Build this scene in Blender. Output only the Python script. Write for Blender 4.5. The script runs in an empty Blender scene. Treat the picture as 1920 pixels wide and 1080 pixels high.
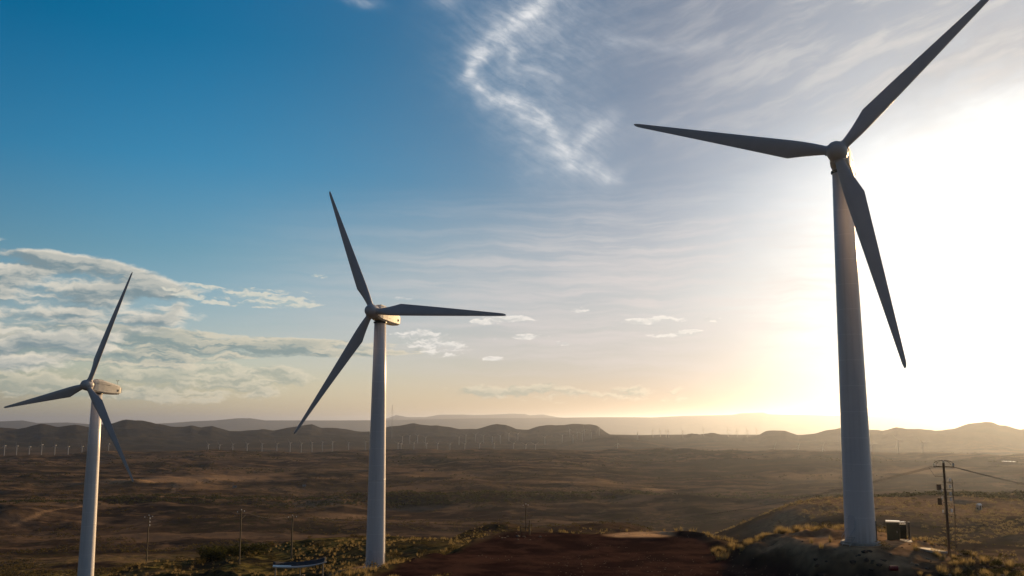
import bpy, bmesh, math, random
import numpy as np
from mathutils import Vector, Matrix
R = math.radians
random.seed(7)
rng = np.random.default_rng(11)
scene = bpy.context.scene

# ------------------------------------------------------------------ camera
CAMZ = 13.53                      # the drone hovers 13.5 m above the foot of the right turbine (z = 0)
FPX, PITCH = 1730.4, R(8.226)
cam_d = bpy.data.cameras.new('camera')
cam = bpy.data.objects.new('camera', cam_d)
scene.collection.objects.link(cam)
cam.location = (0, 0, CAMZ)
cam.rotation_euler = (math.pi/2 + PITCH, 0, 0)
cam_d.sensor_width = 36
cam_d.lens = 36*FPX/1920
cam_d.clip_start = 0.5
cam_d.clip_end = 150000
scene.camera = cam

# ------------------------------------------------------------------ render settings
scene.render.engine = 'CYCLES'
cy = scene.cycles
cy.use_denoising = True
try: cy.denoiser = 'OPENIMAGEDENOISE'
except Exception: pass
cy.max_bounces = 5
cy.diffuse_bounces = 2
cy.glossy_bounces = 2
cy.volume_bounces = 0
cy.transparent_max_bounces = 4
cy.caustics_reflective = False
cy.caustics_refractive = False
vs = scene.view_settings
vs.view_transform = 'Standard'; vs.look = 'None'; vs.exposure = 0.5; vs.gamma = 1.0
vs.use_curve_mapping = False

# ------------------------------------------------------------------ sun
SUN_AZ, SUN_EL = 32.0, 11.5       # degrees right of the view axis (+Y), degrees above the horizon
sd = bpy.data.lights.new('sun', 'SUN')
sd.energy = 5.0; sd.angle = R(0.53); sd.color = (1.0, 0.64, 0.30)
so = bpy.data.objects.new('sun', sd)
scene.collection.objects.link(so)
SDIR = Vector((math.sin(R(SUN_AZ))*math.cos(R(SUN_EL)), math.cos(R(SUN_AZ))*math.cos(R(SUN_EL)), math.sin(R(SUN_EL))))
so.rotation_euler = SDIR.to_track_quat('Z', 'Y').to_euler()
so.location = SDIR*300

# ------------------------------------------------------------------ node expression helper
class G:
    def __init__(s, nt): s.nt = nt
    def n(s, t, **k):
        nd = s.nt.nodes.new(t)
        for a, b in k.items(): setattr(nd, a, b)
        return nd
    def put(s, sock, v):
        if isinstance(v, E): s.nt.links.new(v.s, sock)
        elif isinstance(v, bpy.types.NodeSocket): s.nt.links.new(v, sock)
        else:
            if isinstance(v, (tuple, list)) and sock.type == 'RGBA' and len(v) == 3: v = (*v, 1)
            sock.default_value = v
    def m(s, op, a, b=0.0, c=0.0, clamp=False):
        nd = s.n('ShaderNodeMath', operation=op, use_clamp=clamp)
        s.put(nd.inputs[0], a); s.put(nd.inputs[1], b); s.put(nd.inputs[2], c)
        return E(s, nd.outputs[0])
    def vm(s, op, a, b=(0, 0, 0), sc=None):
        nd = s.n('ShaderNodeVectorMath', operation=op)
        s.put(nd.inputs[0], a); s.put(nd.inputs[1], b)
        if sc is not None: s.put(nd.inputs[3], sc)
        return E(s, nd.outputs[1 if op in ('DOT_PRODUCT', 'LENGTH', 'DISTANCE') else 0])
    def xyz(s, x, y, z=0.0):
        nd = s.n('ShaderNodeCombineXYZ')
        for i, v in enumerate((x, y, z)): s.put(nd.inputs[i], v)
        return E(s, nd.outputs[0])
    def sep(s, v):
        nd = s.n('ShaderNodeSeparateXYZ'); s.put(nd.inputs[0], v)
        return [E(s, o) for o in nd.outputs]
    def noise(s, v, scale=1.0, detail=4.0, rough=0.55, lac=2.0, dist=0.0, color=False):
        nd = s.n('ShaderNodeTexNoise')
        s.put(nd.inputs['Vector'], v); nd.inputs['Scale'].default_value = scale
        nd.inputs['Detail'].default_value = detail; nd.inputs['Roughness'].default_value = rough
        nd.inputs['Lacunarity'].default_value = lac; nd.inputs['Distortion'].default_value = dist
        return E(s, nd.outputs[1 if color else 0])
    def ss(s, v, a, b, lo=0.0, hi=1.0):
        nd = s.n('ShaderNodeMapRange', interpolation_type='SMOOTHSTEP')
        s.put(nd.inputs[0], v)
        for i, q in zip((1, 2, 3, 4), (a, b, lo, hi)): s.put(nd.inputs[i], q)
        return E(s, nd.outputs[0])
    def mix(s, f, a, b, blend='MIX'):
        nd = s.n('ShaderNodeMix', data_type='RGBA', blend_type=blend)
        s.put(nd.inputs[0], f); s.put(nd.inputs[6], a); s.put(nd.inputs[7], b)
        return E(s, nd.outputs[2])
    def ramp(s, f, stops, interp='LINEAR'):
        nd = s.n('ShaderNodeValToRGB'); s.put(nd.inputs[0], f)
        cr = nd.color_ramp; cr.interpolation = interp
        while len(cr.elements) < len(stops): cr.elements.new(0.5)
        for e, (p, c) in zip(cr.elements, stops):
            e.position = p
            e.color = (*c, 1) if isinstance(c, (tuple, list)) else (c, c, c, 1)
        return E(s, nd.outputs[0])
class E:
    def __init__(s, g, sock): s.g, s.s = g, sock
    def __add__(a, b): return a.g.m('ADD', a, b)
    __radd__ = __add__
    def __sub__(a, b): return a.g.m('SUBTRACT', a, b)
    def __rsub__(a, b): return a.g.m('SUBTRACT', b, a)
    def __mul__(a, b): return a.g.m('MULTIPLY', a, b)
    __rmul__ = __mul__
    def __truediv__(a, b): return a.g.m('DIVIDE', a, b)
    def exp(a): return a.g.m('EXPONENT', a)
    def clamp(a): return a.g.m('ADD', a, 0.0, clamp=True)

def ray(px, py):                    # view direction of a photograph pixel (1920 x 1080), in world axes
    x, u = (px-960)/FPX, (540-py)/FPX
    d = np.array([x, math.cos(PITCH)-u*math.sin(PITCH), math.sin(PITCH)+u*math.cos(PITCH)])
    return d/np.linalg.norm(d)
def azel(px, py):
    d = ray(px, py)
    return math.degrees(math.atan2(d[0], d[1])), math.degrees(math.asin(d[2]))

# ------------------------------------------------------------------ sky: Nishita sky with a graded tint, cirrus and cumulus
def build_world():
    w = bpy.data.worlds.new('World'); scene.world = w; w.use_nodes = True
    nt = w.node_tree; nt.nodes.clear(); g = G(nt)
    out = g.n('ShaderNodeOutputWorld'); bg = g.n('ShaderNodeBackground')
    nt.links.new(bg.outputs[0], out.inputs[0])
    sky = g.n('ShaderNodeTexSky', sky_type='NISHITA')
    sky.sun_disc = False; sky.sun_elevation = R(SUN_EL); sky.sun_rotation = R(SUN_AZ)
    sky.air_density = 1.0; sky.dust_density = 2.0; sky.ozone_density = 2.0; sky.altitude = 600
    tc = g.n('ShaderNodeTexCoord')
    D = g.vm('NORMALIZE', tc.outputs['Generated'])
    x, y, z = g.sep(D)
    el = g.m('ARCSINE', z)*57.2958
    az = g.m('ARCTAN2', x, y)*57.2958
    ga = g.m('ARCCOSINE', g.vm('DOT_PRODUCT', D, tuple(SDIR)))*57.2958
    # graded tint of clear air with height
    t = (el/45.0).clamp()
    tint = g.ramp(t, [(0.0, (1.25, 1.32, 1.60)), (0.05, (1.22, 1.20, 1.24)), (0.12, (1.02, 1.06, 1.12)), (0.22, (0.56, 0.92, 1.00)),
                      (0.34, (0.20, 0.84, 1.08)), (0.50, (0.0, 0.70, 1.00)), (0.75, (0.0, 0.66, 1.05)), (1.0, (0.0, 0.62, 1.05))])
    near = g.ss(ga, 20.0, 56.0, 1.0, 0.0)
    tint = g.mix(near, tint, g.mix(g.ss(el, 0.0, 9.0), (0.26, 0.265, 0.40), (0.345, 0.42, 0.535)))
    tint = g.mix(g.ss(ga, 62.0, 120.0), tint, (0.95, 0.92, 0.95))
    base = g.mix(1.0, sky.outputs[0], tint, 'MULTIPLY')
    away = g.ss(ga, 45.0, 150.0, 1.0, 0.46)
    base = g.vm('SCALE', base, sc=away*0.1)
    # broad white glare of the veiled sun
    wn = g.noise(g.vm('MULTIPLY', g.xyz(az, el, 0.0), (0.05, 0.16, 1)), 1.0, 5, 0.6, color=True)
    wx, wy, wz = g.sep(wn)
    gx, gy = (az-34.5)*0.60 + (wx-0.5)*9.0, el-7.5 + (wy-0.5)*9.0
    ge = gx*gx + gy*gy
    glow = (ge*(-1/72.0)).exp()*0.55 + (ge*(-1/220.0)).exp()*0.12
    base = g.vm('ADD', base, g.vm('SCALE', (1.0, 0.97, 0.90), sc=glow))
    P = g.xyz(az, el, 0.0)
    def warp(sc_, amt, st=(1, 1, 1)):
        n = g.noise(g.vm('MULTIPLY', P, st), sc_, 3, 0.55, color=True)
        return g.vm('ADD', P, g.vm('SCALE', g.vm('SUBTRACT', n, (0.5, 0.5, 0.5)), sc=amt))
    def blob(Q, px, py, rx, ry, rot=0.0):       # soft ellipse, radii in photo pixels
        a, e = azel(px, py)
        v = g.vm('SUBTRACT', Q, (a, e, 0))
        if rot:
            vr = g.n('ShaderNodeVectorRotate', rotation_type='Z_AXIS'); g.put(vr.inputs[0], v)
            vr.inputs['Angle'].default_value = R(rot); v = E(g, vr.outputs[0])
        v = g.vm('MULTIPLY', v, (30.2/rx, 30.2/ry, 0))
        L = g.vm('DOT_PRODUCT', v, v)
        return (L*-1.0).exp()
    def strand(Q, pts, w, amp=1.0):
        tot = None
        for (p, q) in zip(pts[:-1], pts[1:]):
            a = np.array(azel(*p)); b = np.array(azel(*q)); ba = b-a
            pa = g.vm('SUBTRACT', Q, (a[0], a[1], 0))
            h = (g.vm('DOT_PRODUCT', pa, (ba[0], ba[1], 0))*(1/float(ba@ba))).clamp()
            d = g.vm('LENGTH', g.vm('SUBTRACT', pa, g.vm('SCALE', (ba[0], ba[1], 0), sc=h)))
            k = ((d*d)*(-1/(w*w))).exp()
            tot = k if tot is None else g.m('MAXIMUM', tot, k)
        return tot*amp
    base = g.vm('MINIMUM', base, (1.25, 1.22, 1.18))      # the veil spreads the glare to an even white
    # ---- high cirrus: the hooked swirl and the thin veil to its right
    Qc = g.vm('ADD', warp(0.20, 1.3), g.vm('SCALE', g.vm('SUBTRACT', g.noise(P, 0.5, 2, .5, color=True), (.5, .5, .5)), sc=0.4))
    s1 = strand(Qc, [(1085, -60), (1000, 20), (945, 65), (888, 112), (880, 150), (915, 185), (985, 205), (1030, 245), (1062, 300), (1140, 322)], 0.52)
    s2 = strand(Qc, [(962, 85), (960, 130), (1045, 148)], 0.35, 0.55)
    s3 = strand(Qc, [(1150, 222), (1105, 250), (1080, 285), (1100, 312), (1165, 326)], 0.50, 0.5)
    s4 = strand(Qc, [(1135, 75), (1240, 88), (1352, 78)], 0.35, 0.32)
    halo = strand(Qc, [(1085, -60), (985, 35), (900, 120), (960, 200), (1060, 290), (1110, 300)], 1.9, 0.30)
    s5 = halo + blob(Qc, 1010, 60, 150, 105)*0.50 + blob(Qc, 1120, 236, 50, 34)*0.35 + blob(Qc, 1030, 265, 80, 80)*0.35 + blob(Qc, 835, 5, 35, 14)*.5 + blob(Qc, 680, 3, 35, 8)*.5
    fib = g.noise(g.vm('MULTIPLY', Qc, (0.7, 1.3, 1)), 0.9, 7, 0.56)
    fib2 = g.noise(warp(0.8, 1.6), 0.55, 4, 0.5)
    vq = g.n('ShaderNodeVectorRotate', rotation_type='Z_AXIS'); g.put(vq.inputs[0], warp(0.35, 1.2)); vq.inputs['Angle'].default_value = R(28)
    fib3 = g.noise(g.vm('MULTIPLY', E(g, vq.outputs[0]), (0.45, 2.6, 1)), 1.0, 6, 0.6)
    cir = g.ss(fib3, 0.30, 0.66, 0.62, 1.15)*(g.m('MAXIMUM', g.m('MAXIMUM', s1, s3), g.m('MAXIMUM', s2, s4)) + s5)*g.ss(fib, 0.25, 0.75, 0.5, 1.15)*g.ss(fib2, 0.25, 0.65, 0.6, 1.0)
    base = g.mix((cir*0.56).clamp(), base, (0.78, 0.79, 0.81))
    # veil: long fibres rising to the right, thickening towards the sun
    vr = g.n('ShaderNodeVectorRotate', rotation_type='Z_AXIS'); g.put(vr.inputs[0], warp(0.12, 2.5)); vr.inputs['Angle'].default_value = R(-14)
    vv = g.vm('MULTIPLY', E(g, vr.outputs[0]), (0.13, 0.85, 1))
    veil = g.noise(vv, 1.0, 6, 0.55)
    vmask = g.ss(az, -1.0, 25.0)*g.ss(el, 12.0, 20.0)*g.ss(el, 45.0, 70.0, 1, 0)*g.ss(ga, 45, 90, 1, 0)
    veil2 = g.noise(g.vm('ADD', g.vm('MULTIPLY', E(g, vr.outputs[0]), (0.06, 0.22, 1)), (4, 8, 2)), 1.0, 4, 0.55)
    base = g.mix(((g.ss(veil, 0.30, 0.72)*0.55+g.ss(veil2, 0.35, 0.65)*0.35+0.08+g.ss(az, 12.0, 28.0)*g.ss(el, 15.0, 23.0)*0.45)*vmask).clamp(), base, g.mix(g.ss(veil, 0.4, 0.7), (0.41, 0.44, 0.49), (0.58, 0.58, 0.59)))
    # horizontal streaks between the middle and the right turbine
    hs = g.noise(g.vm('MULTIPLY', warp(0.2, 1.2), (0.10, 1.6, 1)), 1.0, 6, 0.58)
    hm = g.ss(az, -12.0, 12.0)*g.ss(el, 2.0, 6.0)*g.ss(el, 10.0, 16.0, 1, 0)*g.ss(az, 30, 60, 1, 0)
    base = g.mix((g.ss(hs, 0.42, 0.72)*hm*0.42).clamp(), base, (0.74, 0.70, 0.70))
    lav = g.ss(az, -22.0, 2.0)*g.ss(az, 30.0, 60.0, 1, 0)*g.ss(el, 0.5, 5.0)*g.ss(el, 8.0, 15.0, 1, 0)
    base = g.mix((lav*(g.ss(hs, 0.3, 0.7)*0.3+0.35)).clamp(), base, (0.70, 0.64, 0.62))
    # glare through thin veil brightens everything close to the sun
    core = (ge*(-1/64.0)).exp()
    base = g.vm('MINIMUM', g.vm('ADD', base, g.vm('SCALE', (0.5, 0.48, 0.45), sc=core)), (1.25, 1.22, 1.18))
    # ---- cumulus and stratocumulus, lower sky
    def layer(base, mask, scale, st, thr, soft, lit, shade, off, op=1.0, seed=0.0, wamt=1.0, sh=(-.09, .10), rough=.56):
        Q = g.vm('ADD', warp(0.9, wamt), (seed, seed*0.7, seed))
        Qs = g.vm('MULTIPLY', Q, st)
        n = g.noise(Qs, scale, 8, rough)
        n2 = g.noise(g.vm('ADD', Qs, (off*0.5, off, 0)), scale, 8, rough)
        dens = g.ss(n + (mask-1.0)*0.62, thr, thr+soft)*g.ss(mask, 0.08, 0.35)
        light = g.ss(n-n2, sh[0], sh[1])
        body = g.ss(n + (mask-1.0)*0.62, thr, thr+0.30, 1.0, 0.35)
        return g.mix((dens*op).clamp(), base, g.mix(light*body, shade, lit))
    cream, grey = (0.72, 0.63, 0.46), (0.235, 0.315, 0.315)
    # low hazy cumulus along the horizon
    mk = (g.m('MAXIMUM', blob(P, 420, 712, 330, 46), blob(P, 1050, 736, 420, 34)) + blob(P, 60, 705, 300, 55)*0.9).clamp()
    base = layer(base, mk, 0.62, (0.50, 1.8, 1), 0.37, 0.14, (0.86, 0.76, 0.57), (0.36, 0.40, 0.34), 0.30, 0.75, 3.0, 1.0, (-.07, .07))
    # long grey-bottomed streets reaching right
    mk = (blob(P, 400, 648, 380, 28)*0.8 + blob(P, 720, 655, 210, 20)*0.7 + blob(P, 150, 650, 330, 62)).clamp()
    base = layer(base, mk, 0.50, (0.36, 2.3, 1), 0.36, 0.14, (0.82, 0.72, 0.54), (0.23, 0.31, 0.31), 0.45, 0.92, 9.0, 0.8, (-.06, .07))
    # big bank on the left (continues left of the frame)
    mk = (blob(P, 10, 590, 300, 105) + blob(P, -420, 560, 420, 120) + blob(P, 235, 555, 120, 42)*0.9 + blob(P, 60, 505, 160, 30)*0.8).clamp()
    base = layer(base, mk, 0.48, (0.45, 1.9, 1), 0.34, 0.20, (1.08, 0.95, 0.76), (0.20, 0.28, 0.31), 0.45, 0.97, 21.0, 0.8, (-.10, .11), 0.55)
    # small bright scraps
    mk = (blob(P, 410, 553, 95, 24) + blob(P, 545, 553, 110, 15) + blob(P, 530, 573, 100, 9) + blob(P, 340, 540, 45, 14) + blob(P, 595, 517, 34, 10)).clamp()
    base = layer(base, mk, 1.1, (0.42, 1.9, 1), 0.42, 0.16, (0.84, 0.77, 0.62), (0.44, 0.53, 0.52), 0.3, 0.9, 33.0, 0.9, (-.08, .08), 0.62)
    mk = (blob(P, 960, 597, 75, 13) + blob(P, 905, 604, 30, 8) + blob(P, 990, 632, 70, 11) + blob(P, 1088, 580, 40, 12) + blob(P, 1185, 604, 44, 9)
          + blob(P, 1255, 597, 50, 12) + blob(P, 1335, 600, 40, 9) + blob(P, 1240, 629, 66, 9) + blob(P, 1298, 623, 26, 8) + blob(P, 1055, 645, 26, 6)
          + blob(P, 775, 626, 66, 14) + blob(P, 830, 655, 110, 24) + blob(P, 755, 560, 52, 10) + blob(P, 925, 672, 20, 6)).clamp()
    base = layer(base, mk, 1.3, (0.38, 2.0, 1), 0.36, 0.16, (1.02, 0.96, 0.88), (0.62, 0.62, 0.60), 0.3, 0.9, 47.0, 0.9, (-.08, .08), 0.62)
    nt.links.new(base.s, bg.inputs[0]); bg.inputs[1].default_value = 0.707
build_world()

# ------------------------------------------------------------------ numeric noise and terrain height
def _h(ix, iy, seed):
    n = (ix.astype(np.int64)*374761393 + iy.astype(np.int64)*668265263 + seed*1274126177) & 0x7fffffff
    n = ((n ^ (n >> 13))*1274126177) & 0x7fffffff
    return ((n ^ (n >> 16)) & 0xffff)/65535.0
def vn(x, y, seed=0):
    x0, y0 = np.floor(x), np.floor(y); fx, fy = x-x0, y-y0
    fx = fx*fx*fx*(fx*(fx*6-15)+10); fy = fy*fy*fy*(fy*(fy*6-15)+10)
    a, b = _h(x0, y0, seed), _h(x0+1, y0, seed); c, d = _h(x0, y0+1, seed), _h(x0+1, y0+1, seed)
    return (a+(b-a)*fx)*(1-fy)+(c+(d-c)*fx)*fy - 0.5
def fbm(x, y, wl, oct=5, seed=0, gain=0.5, ridged=False):
    s = np.zeros_like(x); a = 1.0; x = x/wl; y = y/wl
    for k in range(oct):
        n = vn(x, y, seed+k*17)
        s += a*((0.5-2*np.abs(n)) if ridged else n)
        x, y = 1.93*(x*0.8-y*0.6)+3.1, 1.93*(x*0.6+y*0.8)+7.7; a *= gain
    return s
def sst(x, a, b):
    t = np.clip((x-a)/(b-a), 0, 1); return t*t*(3-2*t)

# skyline of the hills in the middle distance and of the two far ranges, as (photo x, photo y)
SK1 = [(-300, 800), (-150, 792), (0, 800), (33, 804), (60, 797), (78, 794), (110, 799), (142, 796), (167, 800), (208, 793), (237, 786), (258, 787), (283, 791), (320, 799),
       (345, 800), (360, 797), (377, 801), (398, 798), (430, 808), (453, 808), (492, 804), (512, 807), (550, 800), (570, 797), (585, 795), (603, 802), (632, 802), (678, 809), (697, 809),
       (727, 800), (750, 797), (777, 793), (790, 795), (807, 798), (820, 797), (840, 800), (860, 804), (893, 804), (915, 798), (932, 794), (948, 796), (968, 804), (992, 805), (1008, 799), (1023, 796),
       (1040, 797), (1065, 795), (1087, 794), (1105, 795), (1120, 798), (1130, 805), (1140, 812), (1160, 822), (1193, 826), (1218, 827), (1240, 826), (1257, 823), (1277, 817), (1295, 812),
       (1313, 814), (1337, 811), (1350, 814), (1367, 819), (1393, 822), (1410, 818), (1423, 815), (1435, 808), (1443, 807), (1472, 807), (1485, 812), (1497, 816), (1530, 812), (1547, 807),
       (1577, 801), (1605, 808), (1633, 805), (1655, 807), (1680, 800.5), (1700, 804), (1722, 803), (1753, 807), (1792, 802), (1817, 794), (1847, 789.5), (1860, 791), (1873, 797),
       (1887, 797.5), (1913, 805), (1960, 800), (2050, 792), (2200, 802)]
SK2 = [(-300, 792), (0, 790), (42, 788), (70, 793), (127, 792), (167, 795), (240, 796), (320, 793), (358, 790), (403, 788), (445, 784), (470, 784), (497, 788), (570, 788), (640, 788),
       (723, 787.5), (800, 786), (900, 784), (1000, 783.5), (1127, 782), (1197, 782), (1220, 782.5), (1277, 779.7), (1373, 777.5), (1388, 774.7), (1430, 773.2), (1442, 776.5), (1530, 778),
       (1580, 778.7), (1633, 780), (1663, 779), (1693, 779.5), (1717, 782), (1790, 784), (1920, 783), (2200, 785)]
SK3 = [(-300, 800), (690, 800), (705, 790), (723, 785), (743, 778), (765, 782), (798, 782), (823, 777.5), (865, 777), (890, 778), (925, 777), (957, 775.5), (983, 776), (993, 778.5), (1018, 777), (1045, 782),
       (1090, 786), (1590, 790), (1640, 783), (1700, 777), (1760, 776), (1830, 780), (1900, 790), (2200, 800)]
def sk(arr):
    ae = [azel(*p) for p in arr]
    A = np.array([a for a, e in ae]); T = np.tan(np.radians([e for a, e in ae]))
    return A, T
SA1, ST1 = sk(SK1); SA2, ST2 = sk(SK2); SA3, ST3 = sk(SK3)

# near ground: (photo x, distance from the camera foot, height below the camera)
CP = [(1619, 111, -13.5), (1700, 112, -13.7), (1560, 112, -13.4), (1480, 115, -13.8), (1420, 118, -14.6), (1600, 126, -13.6), (1500, 126, -14.0), (1700, 122, -14.0),
      (1600, 165, -27), (1700, 160, -26), (1500, 170, -28), (1820, 150, -24), (1910, 150, -25), (1770, 114, -14.1), (1860, 109, -14.6), (1920, 100, -14.5), (2050, 100, -14.5),
      (1600, 100, -14.9), (1450, 105, -16.4), (1450, 112, -15.0), (1700, 98, -15.0), (1600, 70, -17), (1800, 70, -16.5), (1300, 70, -18), (1000, 70, -19),
      (1300, 100, -16.9), (1300, 115, -16.9), (1300, 132, -16.9), (1300, 146, -16.9), (1170, 146, -16.9), (1100, 120, -16.9), (1000, 120, -17), (1000, 142, -17), (900, 130, -17.3),
      (1170, 162, -22), (1000, 165, -24), (1300, 172, -25), (990, 310, -37.3), (940, 330, -34.5), (1100, 340, -35), (840, 320, -39.5), (1200, 380, -40), (1000, 430, -58), (1400, 200, -34),
      (1400, 330, -46), (1400, 420, -62), (708, 166, -25), (700, 155, -24.6), (650, 158, -25.4), (700, 126, -19.8), (800, 122, -18.6), (640, 130, -21.3), (700, 98, -16.4), (800, 98, -16.4), (640, 100, -16.8), (860, 97, -16.5), (940, 95, -16.6), (560, 101, -18.6), (740, 142, -22.8), (870, 143, -19.0), (800, 135, -21.0), (850, 165, -22.4), (850, 185, -23.2),
      (780, 180, -24.2), (870, 150, -19.6), (600, 190, -28.0), (500, 205, -30), (400, 215, -32), (455, 210, -29.9), (550, 225, -31.2),
      (283, 240, -32.9), (640, 240, -28.8), (560, 260, -32), (500, 250, -32.4), (600, 330, -57), (400, 330, -57), (200, 330, -58), (700, 300, -44), (760, 260, -33), (100, 240, -40), (0, 230, -42), (166, 221, -36.5), (300, 255, -34.8),
      (560, 150, -26.2), (440, 160, -28), (300, 170, -30), (100, 170, -33), (400, 100, -20.5), (200, 100, -23), (0, 500, -76), (200, 520, -79), (400, 500, -76), (600, 520, -80), (800, 540, -80), (1000, 560, -82),
      (1200, 560, -76), (1330, 560, -66), (1440, 560, -52), (1500, 600, -49), (1640, 620, -45.4), (1760, 640, -43.9), (1910, 660, -43), (1600, 300, -38), (1600, 450, -46), (1700, 450, -46), (1850, 450, -46), (1850, 300, -38)]
for q in (-100, 300, 700, 1050, 1350): CP += [(q, 740, -98), (q, 1000, -110)]
for q in (1640, 1900): CP += [(q, 900, -76), (q, 1100, -88)]
for q in (-100, 500, 1100, 1700, 2050): CP += [(q, 35, -19)]
CP += [(-100, 230, -44), (-100, 120, -30), (-100, 500, -78), (2050, 300, -38), (2050, 600, -44), (2050, 160, -22)]
_u = np.array([math.degrees(math.atan2(p[0]-960, FPX*math.cos(PITCH)+250*math.sin(PITCH)))/7.0 for p in CP])
_v = np.array([math.log(p[1])*3.2 for p in CP]); _s = np.array([p[2]/p[1] for p in CP])
def _phi(r2): return 0.5*r2*np.log(r2+1e-9)
_n = len(CP); _A = np.zeros((_n+3, _n+3))
_A[:_n, :_n] = _phi((_u[:, None]-_u)**2+(_v[:, None]-_v)**2) + np.eye(_n)*0.002
_P = np.stack([np.ones(_n), _u, _v], 1); _A[:_n, _n:] = _P; _A[_n:, :_n] = _P.T
_W = np.linalg.solve(_A, np.concatenate([_s, np.zeros(3)]))
def tps(a, D):
    u = np.clip(a, -38, 38)/7.0; v = np.log(np.clip(D, 30, 1300))*3.2
    out = _W[_n]+_W[_n+1]*u+_W[_n+2]*v
    for i in range(_n): out = out+_W[i]*_phi((u-_u[i])**2+(v-_v[i])**2)
    return out*np.clip(D, 30, 1300)

PLAT = np.array([[1, 144.5], [18, 146.5], [27.5, 141], [27.5, 127], [27.5, 113], [31.5, 101], [36.5, 93], [41, 86], [41, 78], [20, 78], [15, 88], [10, 96], [2, 100], [-8, 101.5], [-15, 104], [-14, 109], [-10, 118], [-7, 128], [-4, 137]], float)
TURB = [(-90.05, 201.56, -36.54), (-23.54, 164.01, -25.0), (38.75, 105.51, -13.45)]
def poly_sdf(X, Y, P):
    d = np.full(X.shape, 1e9); ins = np.zeros(X.shape, bool)
    for i in range(len(P)):
        a, b = P[i], P[(i+1) % len(P)]
        ba = b-a; t = np.clip(((X-a[0])*ba[0]+(Y-a[1])*ba[1])/(ba@ba), 0, 1)
        d = np.minimum(d, np.hypot(X-a[0]-ba[0]*t, Y-a[1]-ba[1]*t))
        c = ((a[1] > Y) != (b[1] > Y)) & (X < (b[0]-a[0])*(Y-a[1])/(b[1]-a[1]+1e-12)+a[0])
        ins ^= c
    return np.where(ins, -d, d)
ROAD = np.array([(-4, 116), (-12, 128), (-20, 145), (-33, 160), (-50, 175), (-66, 190), (-95, 207), (-125, 222), (-165, 232), (-230, 236)], float)
def line_dist(X, Y, P):
    d = np.full(X.shape, 1e9)
    for a, b in zip(P[:-1], P[1:]):
        ba = b-a; t = np.clip(((X-a[0])*ba[0]+(Y-a[1])*ba[1])/(ba@ba), 0, 1)
        d = np.minimum(d, np.hypot(X-a[0]-ba[0]*t, Y-a[1]-ba[1]*t))
    return d
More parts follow.
